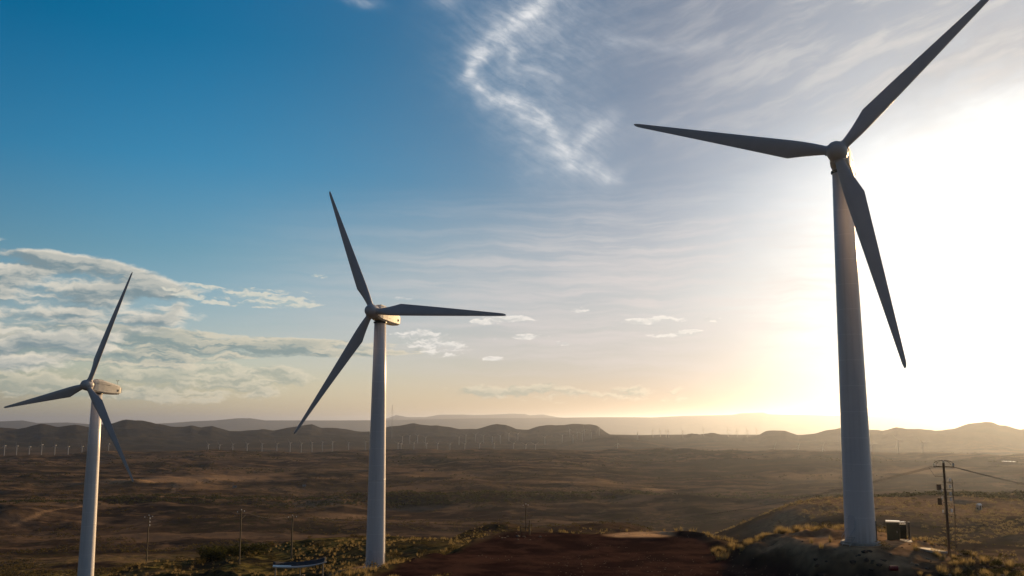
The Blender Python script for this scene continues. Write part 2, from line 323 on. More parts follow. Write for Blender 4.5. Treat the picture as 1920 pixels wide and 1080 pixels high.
def height(X, Y, masks=False):
    X = np.asarray(X, float); Y = np.asarray(Y, float)
    D = np.hypot(X, Y)+1e-6; a = np.degrees(np.arctan2(X, Y))
    near = D < 1350
    z = np.zeros_like(D)
    # plains
    pl = -112 + 10*fbm(X, Y, 900, 4, 3) + sst(D, 300, 900)*(15*fbm(X, Y, 380, 5, 5, .55, True) + 5*fbm(X, Y, 110, 4, 6, .55))
    pl = pl + 10*sst(a, 8, 30)*sst(D, 4200, 1500)
    edge = 3350 + 260*fbm(X, Y*0.2, 900, 3, 9)
    drop = sst(D, edge, edge+500)
    val = -143 + 34*sst(D, 4600, 6600) + 10*fbm(X, Y, 700, 4, 21)
    far = pl*(1-drop)+val*drop
    lip = 4.0*np.exp(-((D-edge+60)/260.0)**2); far = far+lip
    # foothills and the skyline hills
    aw = a + 0.30*fbm(X, Y, 1500, 3, 31)*np.clip(1-np.abs(D-7200)/4000, 0, 1)*0
    Dr = 7000 + 900*np.interp(a, [-40, -25, -10, 0, 8, 14, 25, 40], [0.3, -.3, .5, 0, .4, -.9, -1.3, -.8])
    zr = np.interp(a, SA1, ST1)*Dr
    q = (D-Dr)/np.where(D < Dr, 1500.0, 900.0)
    skew = np.clip(1-np.abs(q), 0, 1)
    rid = fbm(X, Y, 540, 6, 41, 0.58, True)
    prof = skew**1.4
    body = prof*(zr-far) - 62*(rid+0.15)*prof*(1-prof)*1.9
    foot = np.clip(40*fbm(X, Y, 800, 5, 51, .5, True)+6, 0, 70)*sst(D, 4700, 5600)*sst(D, Dr-300, Dr-1500)*(1-prof)
    hills = far + np.maximum(body, 0) + foot*0.6
    # one nearer cone standing in front of the range, right of centre
    hx, hy = 5200*math.sin(R(azel(1158, 820)[0])), 5200*math.cos(R(azel(1158, 820)[0]))
    rr = np.hypot((X-hx)/330, (Y-hy)/500)
    hills = hills + (48-12*np.abs(fbm(X, Y, 300, 4, 77)))*np.clip(1-rr, 0, 1)**1.1
    z = hills
    # behind the hills the ground falls to the lake, beyond it two far ranges
    z = np.where(D > Dr, np.minimum(z, far + prof*(zr-far)), z)
    fall = sst(D, 8000, 9800); z = z*(1-fall) + (-372)*fall
    q2 = np.interp(D, [23500, 25000, 28500, 31000, 34000], [0, .45, 1, .9, .75])
    z2 = np.interp(a, SA2, ST2)*28500
    z = z + q2*(z2+372) + 60*fbm(X, Y, 3600, 4, 61, .5, True)*sst(D, 23500, 25000)*sst(D, 28500, 27000)
    q3 = np.interp(D, [34000, 37000, 40000, 44000], [0, .8, 1, .6])
    z3 = np.interp(a, SA3, ST3)*40000
    z = np.where(D > 34000, np.maximum(z*1.0, -372+q3*(z3+372)), z)
    z = np.where(D > 50000, -300, z)
    # near ground
    if near.any():
        Xn, Yn, Dn, an = X[near], Y[near], D[near], a[near]
        t = tps(an, Dn)
        back = sst(np.abs(an), 45, 120); t = t*(1-back) + np.clip(-19-(Dn-60)*0.10, -110, -19)*back
        amp = sst(Dn, 60, 320)
        t = t + 2.4*amp*fbm(Xn, Yn, 60, 4, 71) + 0.55*fbm(Xn, Yn, 9, 4, 73)*(0.8+amp) + 0.16*fbm(Xn, Yn, 1.6, 3, 75)*sst(Dn, 420, 150)
        t = t - 2.2*amp*np.clip(fbm(Xn, Yn, 130, 3, 79, .5, True), 0, 1)
        # road bench
        rd = line_dist(Xn, Yn, ROAD)
        # platform
        sd_ = poly_sdf(Xn, Yn, PLAT)
        f = sst(sd_+1.8*fbm(Xn, Yn, 6, 3, 88), 4.2, -0.8)
        t = t*(1-f) + (-16.95 + 0.10*fbm(Xn, Yn, 2.2, 4, 81) + 0.45*fbm(Xn, Yn, 26, 3, 82) - 0.05*np.exp(-((np.abs(np.hypot(Xn+30, Yn-60)-66)-1.0)/0.35)**2) - 0.05*np.exp(-((np.abs(np.hypot(Xn-90, Yn-40)-118)-1.0)/0.35)**2))*f
        berm = np.exp(-((sd_-1.2)/1.1)**2)*(0.35+0.5*fbm(Xn, Yn, 5, 3, 83))
        t = t + berm*sst(Yn, 100, 125)
        pr = np.hypot((Xn-37)*0.8, Yn-102); t = t + 0.9*fbm(Xn, Yn, 3.2, 5, 93, .6)*sst(pr, 4.0, 9.0)*sst(pr, 26, 18)*sst(sd_, -0.5, 1.5)
        # road cut with low banks
        rdep = sst(rd, 5.0, 3.0)
        t = t - 0.5*rdep*(1-f) + 0.55*np.exp(-((rd-6.2)/1.2)**2)*(1-f)*(1+1.5*fbm(Xn, Yn, 4, 3, 85))
        # turbine pads
        for (tx, ty, tz) in TURB:
            r_ = np.hypot(Xn-tx, Yn-ty); k = sst(r_, 9.0, 3.2); t = t*(1-k)+tz*k
        # spoil bank in front of the right pad, rubbly and steep towards the platform
        # sand heap that catches the sun at the far end of the platform
        yq = Yn-138.5; t = t + 0.32*np.exp(-((Xn-19.5)/5.0)**2)*np.exp(-(yq/np.where(yq < 0, 1.2, 7.0))**2) + 0.3*np.exp(-(((Xn-27.5)/3.0)**2+((Yn-143.0)/1.6)**2))
        b = sst(Dn, 760, 1300)
        z[near] = t*(1-b) + z[near]*b
    z = z + CAMZ
    if not masks: return z
    sand = np.zeros_like(D); dirt = np.zeros_like(D); grass = np.zeros_like(D)
    n1 = fbm(X, Y, 6, 3, 91)
    sd_ = poly_sdf(X, Y, PLAT); rd = line_dist(X, Y, ROAD)
    dirt = np.maximum(sst(sd_+1.6*n1, 1.5, -0.8), sst(rd+1.5*n1, 4.6, 3.4))
    sand = np.clip(np.exp(-(((X-19.5)/5.2)**2+((Y-142.5-0.06*(X-19)**2)/3.8)**2))*3.0-0.7, 0, 1)
    for (tx, ty, rad) in ((36.5, 105.5, 16.0), (-90, 201.6, 12.0), (-23.5, 164, 8)):
        sand = np.maximum(sand, 0.62*sst(np.hypot((X-tx)*0.7, Y-ty-2)+5*fbm(X, Y, 4, 5, 94, .62), rad, rad*0.5)*sst(sd_+2*n1, 0.5, 3.0)*(0.75+0.8*fbm(X, Y, 2.0, 4, 96, .6)))
    # bare sand and tracks on the plain
    for (x_, y_, d_, rx, ry, am) in BARE:
        ca, sa = math.cos(R(d_)), math.sin(R(d_)); u, v = (X-x_)*ca+(Y-y_)*sa, -(X-x_)*sa+(Y-y_)*ca
        sand = np.maximum(sand, am*np.clip(np.exp(-(u/rx)**2-(v/ry)**2)*1.8-0.35+0.9*fbm(X, Y, 60, 3, 95), 0, 1)*(np.exp(-(u/rx)**2-(v/ry)**2) > 0.12))
    for T_ in TRACKS: sand = np.maximum(sand, 0.32*sst(line_dist(X, Y, T_)+2*n1, 4.5, 2.0))
    grass = sst(-a, -2, 14)*sst(D, 900, 560)*0.95 + 0.12*sst(D, 420, 200)
    return z, dirt, sand, np.clip(grass, 0, 1)

BARE = []; TRACKS = []
def hit(px, py, dmin=60, dmax=9000):
    d = ray(px, py); h = math.hypot(d[0], d[1])
    t = np.geomspace(dmin, dmax, 1600)/h
    X, Y, Z = d[0]*t, d[1]*t, CAMZ+d[2]*t
    H = height(X, Y); k = np.nonzero(Z < H)[0]
    i = k[0] if len(k) else len(t)-1
    return float(X[i]), float(Y[i]), float(H[i])
def bare_spots():
    for (px, py, rx, ry, am) in ((300, 903, 110, 70, .42), (375, 910, 60, 50, .25), (450, 898, 90, 120, .35), (1230, 917, 30, 26, .6), (1690, 884, 130, 120, .35), (1560, 893, 120, 120, .3), (820, 893, 120, 120, .2), (1100, 905, 90, 90, .25), (600, 945, 60, 50, .3), (640, 968, 40, 30, .3), (1700, 950, 45, 40, .45), (1520, 958, 40, 40, .4), (1850, 950, 40, 40, .45), (1600, 940, 50, 30, .35)):
        x_, y_, z_ = hit(px, py, 300); BARE.append((x_, y_, 0.0, rx, ry, am))
    for pts in (((25, 985), (60, 972), (75, 962), (100, 956), (160, 950), (230, 946)), ((300, 935), (330, 912), (322, 903), (345, 893), (400, 888)), ((1830, 952), (1870, 962), (1915, 968))):
        TRACKS.append(np.array([hit(*p, 300)[:2] for p in pts]))
bare_spots()
def at(px, dist):                   # point on the ground under a photo column at a distance
    a = R(azel(px, 900)[0]) if px < 1e5 else 0
    X, Y = dist*math.sin(a), dist*math.cos(a)
    return X, Y, float(height(np.array([X]), np.array([Y]))[0])

# ------------------------------------------------------------------ object helpers
COL = scene.collection
def link(o): COL.objects.link(o); return o
def tag(o, label=None, cat=None, group=None, kind=None):
    if label: o['label'] = label
    if cat: o['category'] = cat
    if group: o['group'] = group
    if kind: o['kind'] = kind
    return o
def empty(name, loc=(0, 0, 0), rz=0.0):
    o = bpy.data.objects.new(name, None); link(o); o.location = loc; o.rotation_euler = (0, 0, rz)
    o.empty_display_size = 0.5; return o
def meshobj(name, verts, faces, mat, parent=None, smooth=False):
    me = bpy.data.meshes.new(name); me.from_pydata([tuple(v) for v in verts], [], [tuple(f) for f in faces]); me.update()
    if smooth: me.polygons.foreach_set('use_smooth', [True]*len(me.polygons))
    if mat: me.materials.append(mat)
    o = bpy.data.objects.new(name, me); link(o)
    if parent: o.parent = parent
    return o
class MB:
    def __init__(s): s.v, s.f = [], []
    def add(s, v, f):
        k = len(s.v); s.v += [tuple(q) for q in v]; s.f += [tuple(i+k for i in q) for q in f]; return s
    def box(s, c, d, M=None, bev=0.0):
        x, y, z = [q/2 for q in d]; M = M or Matrix.Identity(4)
        vs_ = [M @ Vector((c[0]+i*x, c[1]+j*y, c[2]+k*z)) for i in (-1, 1) for j in (-1, 1) for k in (-1, 1)]
        return s.add(vs_, [(0, 1, 3, 2), (4, 6, 7, 5), (0, 4, 5, 1), (2, 3, 7, 6), (0, 2, 6, 4), (1, 5, 7, 3)])
    def tube(s, pts, r, n=8, caps=True):
        pts = [Vector(p) for p in pts]; rs = r if isinstance(r, (list, tuple)) else [r]*len(pts)
        rings = []
        for i, p in enumerate(pts):
            t = (pts[min(i+1, len(pts)-1)]-pts[max(i-1, 0)]).normalized()
            u = t.cross(Vector((0, 0, 1)) if abs(t.z) < 0.9 else Vector((1, 0, 0))).normalized(); w = t.cross(u)
            rings.append([p+rs[i]*(math.cos(k*2*math.pi/n)*u+math.sin(k*2*math.pi/n)*w) for k in range(n)])
        v = [q for r_ in rings for q in r_]
        f = [(i*n+k, i*n+(k+1) % n, (i+1)*n+(k+1) % n, (i+1)*n+k) for i in range(len(pts)-1) for k in range(n)]
        if caps: f += [tuple(reversed(range(n))), tuple(range((len(pts)-1)*n, len(pts)*n))]
        return s.add(v, f)
    def lathe(s, prof, n=32, M=None, caps=True):       # profile of (radius, height) round z
        M = M or Matrix.Identity(4)
        v = [M @ Vector((r_*math.cos(k*2*math.pi/n), r_*math.sin(k*2*math.pi/n), h_)) for r_, h_ in prof for k in range(n)]
        f = [(i*n+k, i*n+(k+1) % n, (i+1)*n+(k+1) % n, (i+1)*n+k) for i in range(len(prof)-1) for k in range(n)]
        if caps: f += [tuple(reversed(range(n))), tuple(range((len(prof)-1)*n, len(prof)*n))]
        return s.add(v, f)
    def build(s, name, mat, parent=None, smooth=False): return meshobj(name, s.v, s.f, mat, parent, smooth)
def copy_tree(o, parent=None):
    c = o.copy(); link(c); c.parent = parent
    for ch in list(o.children): copy_tree(ch, c)
    return c

# ------------------------------------------------------------------ materials
def mat(name, col, rough=0.6, metal=0.0, var=0.0, vscale=1.0, col2=None, bump=0.0, bscale=20.0, st=(1, 1, 1), spec=None):
    m = bpy.data.materials.new(name); m.use_nodes = True; nt = m.node_tree; g = G(nt)
    b = nt.nodes['Principled BSDF']
    b.inputs['Roughness'].default_value = rough; b.inputs['Metallic'].default_value = metal
    if spec is not None: b.inputs['Specular IOR Level'].default_value = spec
    tc = g.n('ShaderNodeTexCoord')
    v = g.vm('MULTIPLY', tc.outputs['Object'], st)
    if var or col2:
        n = g.noise(v, vscale, 5, 0.6)
        c2 = col2 or tuple(q*(1-var) for q in col)
        g.put(b.inputs['Base Color'], g.mix(g.ss(n, 0.35, 0.68), col, c2))
    else: b.inputs['Base Color'].default_value = (*col, 1)
    if bump:
        bp = g.n('ShaderNodeBump'); bp.inputs['Strength'].default_value = bump; bp.inputs['Distance'].default_value = 0.05
        g.put(bp.inputs['Height'], g.noise(v, bscale, 5, 0.6)); nt.links.new(bp.outputs[0], b.inputs['Normal'])
    return m
M_tower = mat('tower paint', (0.82, 0.78, 0.77), 0.34, var=0.10, vscale=0.8, st=(1, 1, .12))
def tower_mat():
    m = bpy.data.materials.new('tower paint'); m.use_nodes = True; nt = m.node_tree; g = G(nt); b = nt.nodes['Principled BSDF']
    tc = g.n('ShaderNodeTexCoord'); P = E(g, tc.outputs['Object']); x, y, z = g.sep(P)
    streak = g.noise(g.vm('MULTIPLY', P, (3.2, 3.2, .07)), 1.0, 6, .62); cloud = g.noise(g.vm('MULTIPLY', P, (.6, .6, .2)), 1.0, 4, .5)
    c = g.mix(g.ss(streak, .45, .75)*.55, (0.82, 0.785, 0.77), (0.58, 0.54, 0.51)); c = g.mix(g.ss(cloud, .4, .7)*.22, c, (0.62, 0.60, 0.60))
    c = g.mix(g.ss(z, 43.0, 36.0, .35, 0)*g.ss(streak, .35, .6), c, (0.30, 0.26, 0.22)); c = g.mix(g.ss(z, 2.6, 0.0)*g.ss(streak, .3, .6)*.55, c, (0.34, 0.24, 0.17))
    fz = g.m('FRACT', z*(1/2.9)); seam = g.ss(fz, 0.0, 0.012)*g.ss(fz, 0.03, 0.018, 1, 0) + g.m('MULTIPLY', 0.0, 0.0)
    c = g.mix(seam*.35, c, (0.45, 0.43, 0.42))
    g.put(b.inputs['Base Color'], c); g.put(b.inputs['Roughness'], g.ss(streak, .3, .7, .30, .5))
    return m
M_tower = tower_mat()
M_blade = mat('blade gelcoat', (0.50, 0.47, 0.47), 0.38, var=0.07, vscale=0.5)
M_nac = mat('nacelle fibreglass', (0.62, 0.61, 0.57), 0.5, var=0.2, vscale=1.2)
M_far = mat('distant turbine paint', (0.36, 0.36, 0.36), 0.8, spec=0.2)
M_dark = mat('dark metal', (0.03, 0.03, 0.03), 0.5, metal=0.3)
M_steel = mat('galvanised steel', (0.42, 0.42, 0.42), 0.38, metal=0.7, var=.2)
M_door = mat('door paint', (0.60, 0.58, 0.58), 0.5)
M_conc = mat('concrete', (0.36, 0.34, 0.31), 0.9, var=0.3, vscale=2, bump=.4)
M_green = mat('green enclosure paint', (0.022, 0.032, 0.019), 0.5, var=.3, vscale=2)
M_lid = mat('cream metal lid', (0.72, 0.68, 0.58), 0.3, metal=0.2)
M_wood = mat('weathered pole timber', (0.13, 0.085, 0.05), 0.85, var=.4, vscale=6, st=(4, 4, .3), bump=.3)
M_polel = mat('pale pole timber', (0.15, 0.115, 0.07), 0.8, var=.3, vscale=6, st=(4, 4, .3))
M_porc = mat('white porcelain', (0.80, 0.78, 0.74), 0.15)
M_wire = mat('overhead wire', (0.05, 0.045, 0.04), 0.6)
M_roof = mat('canopy membrane', (0.62, 0.62, 0.60), 0.35, var=.08)
M_roofd = mat('canopy blue top', (0.03, 0.034, 0.042), 0.95, spec=0.1)
M_beam = mat('varnished rail timber', (0.42, 0.27, 0.12), 0.5, var=.3, vscale=4)
M_red = mat('red plastic', (0.20, 0.012, 0.012), 0.5)
M_rock = mat('basalt rock', (0.075, 0.05, 0.04), 1.0, spec=0.1, col2=(0.035, 0.024, 0.02), vscale=2.2, bump=.5, bscale=8)
M_rockl = mat('pale rock', (0.24, 0.19, 0.14), 1.0, spec=0.1, var=.4, vscale=2.5, bump=.5, bscale=8)
def leafmat(name, c1, c2, tr=0.35):
    m = bpy.data.materials.new(name); m.use_nodes = True; nt = m.node_tree; g = G(nt); nt.nodes.clear()
    out = g.n('ShaderNodeOutputMaterial'); geo = g.n('ShaderNodeNewGeometry')
    n = g.noise(geo.outputs['Position'], 0.35, 4, .6); ri = E(g, geo.outputs['Random Per Island'])
    c = g.mix(g.ss(n*0.5+ri*0.5, 0.25, 0.75), c1, c2)
    d = g.n('ShaderNodeBsdfDiffuse'); t = g.n('ShaderNodeBsdfTranslucent'); mx = g.n('ShaderNodeMixShader')
    g.put(d.inputs[0], c); g.put(t.inputs[0], c); mx.inputs[0].default_value = tr
    nt.links.new(d.outputs[0], mx.inputs[1]); nt.links.new(t.outputs[0], mx.inputs[2]); nt.links.new(mx.outputs[0], out.inputs[0])
    return m
M_bush = leafmat('thorn scrub leaves', (0.028, 0.032, 0.014), (0.070, 0.070, 0.026))
M_grass = leafmat('dry grass', (0.36, 0.27, 0.12), (0.16, 0.125, 0.058), 0.5)
M_olive = leafmat('olive scrub leaves', (0.055, 0.047, 0.018), (0.115, 0.088, 0.036), 0.4)

def ground_mat():
    m = bpy.data.materials.new('desert soil'); m.use_nodes = True; nt = m.node_tree; g = G(nt)
    nt.nodes.remove(nt.nodes['Principled BSDF']); b = g.n('ShaderNodeBsdfDiffuse'); b.inputs['Roughness'].default_value = 0.0; nt.links.new(b.outputs[0], nt.nodes['Material Output'].inputs[0])
    geo = g.n('ShaderNodeNewGeometry'); P = E(g, geo.outputs['Position'])
    at_ = g.n('ShaderNodeAttribute', attribute_name='zone'); dirt, sand, grass = g.sep(at_.outputs['Vector'])
    x, y, z = g.sep(P); D = g.vm('LENGTH', P)
    big = g.noise(P, 1/420.0, 8, 0.66); mid = g.noise(g.vm('ADD', P, (91, 17, 0)), 1/48.0, 7, 0.66); fine = g.noise(P, 1/3.0, 6, 0.68)
    huge = g.noise(g.vm('ADD', P, (900, 17, 0)), 1/1500.0, 8, 0.62)
    str_ = g.noise(g.vm('MULTIPLY', g.vm('ADD', P, (40, 9, 0)), (0.0022, 0.010, 0)), 1.0, 8, 0.62)
    soil = g.mix(g.ss(big, 0.40, 0.60), (0.027, 0.019, 0.016), (0.068, 0.047, 0.033))
    soil = g.mix(g.ss(str_, 0.50, 0.60)*0.8, soil, (0.145, 0.098, 0.064))
    soil = g.mix(g.ss(str_, 0.47, 0.38)*0.8, soil, (0.022, 0.017, 0.016))
    soil = g.mix(g.ss(mid, 0.52, 0.62)*0.75, soil, (0.125, 0.083, 0.054))
    soil = g.mix(g.ss(mid, 0.46, 0.38)*0.75, soil, (0.020, 0.015, 0.013))
    soil = g.mix(g.ss(huge, 0.55, 0.62)*0.75, soil, (0.150, 0.100, 0.066))
    soil = g.mix(g.ss(huge, 0.45, 0.38)*0.75, soil, (0.018, 0.016, 0.016))
    soil = g.mix(g.ss(D, 4200, 5600)*0.85, soil, g.mix(g.ss(big, 0.4, 0.6), (0.016, 0.020, 0.023), (0.036, 0.034, 0.030)))  # shade and blue haze of the hills put into the colour by distance
    # thin scrub cover seen as dark and olive stipple
    sc = g.noise(g.vm('ADD', P, (5, 300, 0)), 1/6.0, 6, 0.72); sc2 = g.noise(g.vm('ADD', P, (50, 30, 0)), 1/200.0, 5, 0.62)
    cover = g.ss(sc, 0.50, 0.57)*g.ss(sc2, 0.44, 0.56)
    soil = g.mix((cover*0.8).clamp(), soil, (0.028, 0.028, 0.011))
    gcol = g.mix(g.ss(fine, 0.38, 0.60), (0.17, 0.135, 0.045), (0.035, 0.034, 0.012))
    soil = g.mix((grass*g.ss(mid, 0.38, 0.54)*g.ss(sc, 0.38, 0.56, .4, 1)).clamp(), soil, gcol)
    dcol = g.mix(g.ss(g.noise(P, 1/5.0, 8, .68), 0.40, 0.60), (0.052, 0.028, 0.022), (0.022, 0.012, 0.011))
    soil = g.mix(dirt, soil, dcol)
    scol = g.mix(g.ss(fine, 0.3, 0.7), (0.62, 0.41, 0.23), (0.32, 0.20, 0.11))
    soil = g.mix(sand, soil, scol)
    g.put(b.inputs['Color'], soil)
    bp = g.n('ShaderNodeBump'); bp.inputs['Strength'].default_value = 0.9; bp.inputs['Distance'].default_value = 1.0
    hh = g.noise(P, 1/1.3, 6, 0.7)*0.16 + g.noise(P, 1/14.0, 5, 0.6)*1.2*g.ss(D, 200, 700) + g.noise(P, 1/110.0, 6, 0.6)*7.0*g.ss(D, 900, 2500)
    g.put(bp.inputs['Height'], hh); nt.links.new(bp.outputs[0], b.inputs['Normal'])
    return m
M_ground = ground_mat()

# ------------------------------------------------------------------ terrain sheet
def build_terrain():
    az = np.concatenate([np.arange(-180, -60, 5.0), np.arange(-60, -37, 0.8), np.arange(-37, 37, 0.1), np.arange(37, 60, 0.8), np.arange(60, 180, 5.0)])
    r = np.concatenate([[0.0], np.geomspace(8, 70, 14, endpoint=False), np.geomspace(70, 520, 420, endpoint=False), np.geomspace(520, 8500, 360, endpoint=False), np.geomspace(8500, 90000, 170)])
    A, Rr = np.meshgrid(np.radians(az), r)
    X, Y = Rr*np.sin(A), Rr*np.cos(A)
    Z, dirt, sand, grass = height(X.ravel(), Y.ravel(), True)
    n, m = len(r), len(az)
    me = bpy.data.meshes.new('ground')
    me.vertices.add(n*m)
    me.vertices.foreach_set('co', np.stack([X.ravel(), Y.ravel(), Z], 1).astype(np.float32).ravel())
    i, j = np.meshgrid(np.arange(n-1), np.arange(m), indexing='ij'); j2 = (j+1) % m
    F = np.stack([i*m+j, i*m+j2, (i+1)*m+j2, (i+1)*m+j], -1).reshape(-1, 4)[:, ::-1]
    me.loops.add(F.size); me.loops.foreach_set('vertex_index', F.ravel().astype(np.int32))
    me.polygons.add(len(F)); me.polygons.foreach_set('loop_start', np.arange(0, F.size, 4, dtype=np.int32))
    me.polygons.foreach_set('use_smooth', np.ones(len(F), bool))
    me.update(calc_edges=True); me.validate()
    at_ = me.attributes.new('zone', 'FLOAT_VECTOR', 'POINT')
    at_.data.foreach_set('vector', np.stack([dirt, sand, grass], 1).astype(np.float32).ravel())
    me.materials.append(M_ground)
    o = bpy.data.objects.new('ground', me); link(o); o['kind'] = 'structure'
build_terrain()

# lake beyond the hills
mw = mat('lake water', (0.05, 0.09, 0.10), 0.12)
lv = [(r_*math.sin(R(a_)), r_*math.cos(R(a_)), CAMZ-345) for r_ in (9000, 25000) for a_ in range(-60, 61, 4)]
lk = 31
o = meshobj('lake', lv, [(i, lk+i, lk+i+1, i+1) for i in range(30)], mw); o['kind'] = 'structure'

# ------------------------------------------------------------------ haze
def build_haze():
    m = bpy.data.materials.new('haze air'); m.use_nodes = True; nt = m.node_tree; nt.nodes.clear(); g = G(nt)
    out = g.n('ShaderNodeOutputMaterial'); pv = g.n('ShaderNodeVolumePrincipled')
    pv.inputs['Color'].default_value = (0.64, 0.735, 0.94, 1); pv.inputs['Density'].default_value = 2.4e-5; pv.inputs['Anisotropy'].default_value = 0.75
    nt.links.new(pv.outputs[0], out.inputs['Volume'])
    b = MB(); b.box((0, 30000, -20), (200000, 140000, 820))
    o = b.build('haze', m); o['kind'] = 'stuff'; o['label'] = 'pale haze over the plain and far hills'
build_haze()

# ------------------------------------------------------------------ wind turbines
HH, RT, OV = 44.0, 26.0, 2.6
def blade_geo(simple=False):
    st = []
    rs = [0.9, 1.3, 1.9, 2.6, 3.4, 4.3, 5.0, 5.45, 5.9, 7, 9, 11, 13.5, 16, 18.5, 21, 23, 24.5, 25.4, 25.8, 26.0]
    if simple: rs = [0.9, 2.0, 5.45, 12, 20, 26.0]
    for r_ in rs:
        if r_ <= 1.3: c, th = 1.05, 1.05
        elif r_ < 5.45:
            t = (r_-1.3)/(5.45-1.3); c = 1.05+(2.22-1.05)*t; th = 1.05-(1.05-0.56)*(t**0.7)
        else:
            t = (r_-5.45)/(26-5.45); c = 2.22-(2.22-0.42)*t; th = c*(0.25-0.10*t)
        if r_ > 25.2: k = math.sqrt(max(0.0, 1-((r_-25.2)/0.82)**2)); c *= max(0.25, k); th *= max(.2, k)
        tw = R(14)*max(0, 1-(r_-1.3)/18.0)**1.6 if r_ > 2 else R(12)
        le = 0.5*c if r_ <= 1.3 else (0.5-(0.5-0.30)*min(1, (r_-1.3)/4.15))*c
        st.append((r_, c, th, tw, le))
    n = 8 if simple else 20; V = []; F = []
    for (r_, c, th, tw, le) in st:
        rnd = max(0.0, 1-max(0, r_-1.3)/3.6)
        for k in range(n):
            a = 2*math.pi*k/n; xc = 0.5*(1+math.cos(a))          # 0 = leading edge, 1 = trailing edge
            af = 5*0.2*(0.2969*math.sqrt(xc)-0.126*xc-0.3516*xc**2+0.2843*xc**3-0.1036*xc**4)/0.2*1.0
            yt = th*af*(1 if math.sin(a) >= 0 else -1)
            yc = 0.5*th*math.sin(a)
            yy = yt*(1-rnd)+yc*rnd; xx = le-xc*c
            cx = xx*math.cos(tw)-yy*math.sin(tw); cyy = xx*math.sin(tw)+yy*math.cos(tw)
            V.append((cx, -cyy, r_))       # x: towards the leading edge, y: along the axis, z: span
    S = len(st)
    F = [(i*n+k, i*n+(k+1) % n, (i+1)*n+(k+1) % n, (i+1)*n+k) for i in range(S-1) for k in range(n)]
    F += [tuple(reversed(range(n))), tuple(range((S-1)*n, S*n))]
    return V, F
_bm = {}
def turbine(loc, yaw, phase, label):
    root = empty('wind_turbine', loc, 0); tag(root, label, 'wind turbine', 'three large wind turbines')
    HD = Vector((math.sin(yaw)*math.cos(R(5)), math.cos(yaw)*math.cos(R(5)), -math.sin(R(5))))   # rotor to tail
    # tower: three cans with thin flanges
    t = MB(); t.lathe([(1.68, 0.0), (1.66, 0.5), (1.47, 15.0), (1.26, 30.0), (1.04, 42.35)], 64)
    tw = t.build('tower', M_tower, root, True)
    for h_ in (15.0, 30.0):
        r_ = 1.68-(1.68-1.04)*h_/42.35
        MB().lathe([(r_-0.03, h_-0.10), (r_+0.018, h_-0.09), (r_+0.018, h_+0.09), (r_-0.03, h_+0.10)], 64).build('flange', M_tower, tw, True)
    MB().lathe([(1.0, 42.3), (1.18, 42.36), (1.18, 42.6), (1.0, 42.66)], 40).build('yaw_ring', M_dark, tw)
    MB().lathe([(2.15, -0.6), (2.15, 0.22), (2.0, 0.30), (1.66, 0.30)], 48).build('foundation', M_conc, root)
    # oval door, facing the camera's left, with steps
    da = math.atan2(-loc[0], -loc[1]) + R(32)
    Dm = Matrix.Rotation(-da, 4, 'Z')
    door = MB(); fr = MB()
    def oval(w, h, z0, rr, off):
        pts = []
        for k in range(24):
            a = 2*math.pi*k/24; x_ = w*math.copysign(abs(math.cos(a))**0.6, math.cos(a)); z_ = z0+h*math.copysign(abs(math.sin(a))**0.6, math.sin(a))
            pts.append(Dm @ Vector((x_, math.sqrt(max(0.01, rr*rr-x_*x_))+off, z_)))
        return pts
    v = oval(0.40, 1.0, 2.15, 1.64, 0.10)+oval(0.40, 1.0, 2.15, 1.64, -0.03)
    door.add(v, [tuple(range(24))]+[(k, 24+k, 24+(k+1) % 24, (k+1) % 24) for k in range(24)])
    d_ = door.build('door', M_door, tw)
    v = oval(0.47, 1.09, 2.15, 1.64, 0.07)+oval(0.47, 1.09, 2.15, 1.64, -0.03)
    fr.add(v, [tuple(range(24))]+[(k, 24+k, 24+(k+1) % 24, (k+1) % 24) for k in range(24)])
    fr.build('door_frame', M_door, tw)
    s_ = MB()
    for k in range(4): s_.box((0, 1.95+0.28*k, 0.85-0.22*k), (0.9, 0.26, 0.04), Dm)
    for sx in (-.46, .46):
        s_.tube([Dm @ Vector((sx, 1.8, 0.9)), Dm @ Vector((sx, 2.95, 0.0))], 0.03, 6); s_.tube([Dm @ Vector((sx, 1.75, 1.8)), Dm @ Vector((sx, 2.9, 0.95)), Dm @ Vector((sx, 2.9, 0.0))], 0.022, 6)
    s_.build('steps', M_steel, root)
    # cable duct up the sunward side
    ca = math.atan2(-loc[0], -loc[1]) - R(80)
    Cm = Matrix.Rotation(-ca, 4, 'Z')
    MB().box((0, 1.70, 1.3), (0.12, 0.10, 2.6), Cm).build('cable_duct', M_dark, root)
    # nacelle in its own frame: +y towards the tail
    top = Vector((0, 0, HH)); q = Matrix.Translation(top) @ Matrix.Rotation(-yaw, 4, 'Z') @ Matrix.Rotation(-R(5), 4, 'X')
    secs = [(-1.75, .85, -1.00, 1.0), (-1.45, 1.02, -1.20, 1.22), (-0.6, 1.08, -1.32, 1.40), (1.0, 1.08, -1.34, 1.42), (3.0, 1.00, -1.30, 1.16), (4.6, 0.90, -1.22, 0.94), (5.4, .82, -1.12, .84), (5.75, .66, -.9, .66)]
    V = []; nn = 12
    for (y_, w_, b_, t_) in secs:
        bv = 0.30
        ring = [(-w_+bv, b_), (w_-bv, b_), (w_, b_+bv), (w_, b_+bv+0.35), (w_, t_-bv-0.35), (w_, t_-bv), (w_-bv, t_), (0.2, t_+0.05), (-0.2, t_+0.05), (-w_+bv, t_), (-w_, t_-bv), (-w_, b_+bv)]
        V += [q @ Vector((x_, y_, z_)) for x_, z_ in ring]
    S = len(secs)
    F = [(i*nn+k, (i+1)*nn+k, (i+1)*nn+(k+1) % nn, i*nn+(k+1) % nn) for i in range(S-1) for k in range(nn)]+[tuple(range(nn)), tuple(reversed(range((S-1)*nn, S*nn)))]
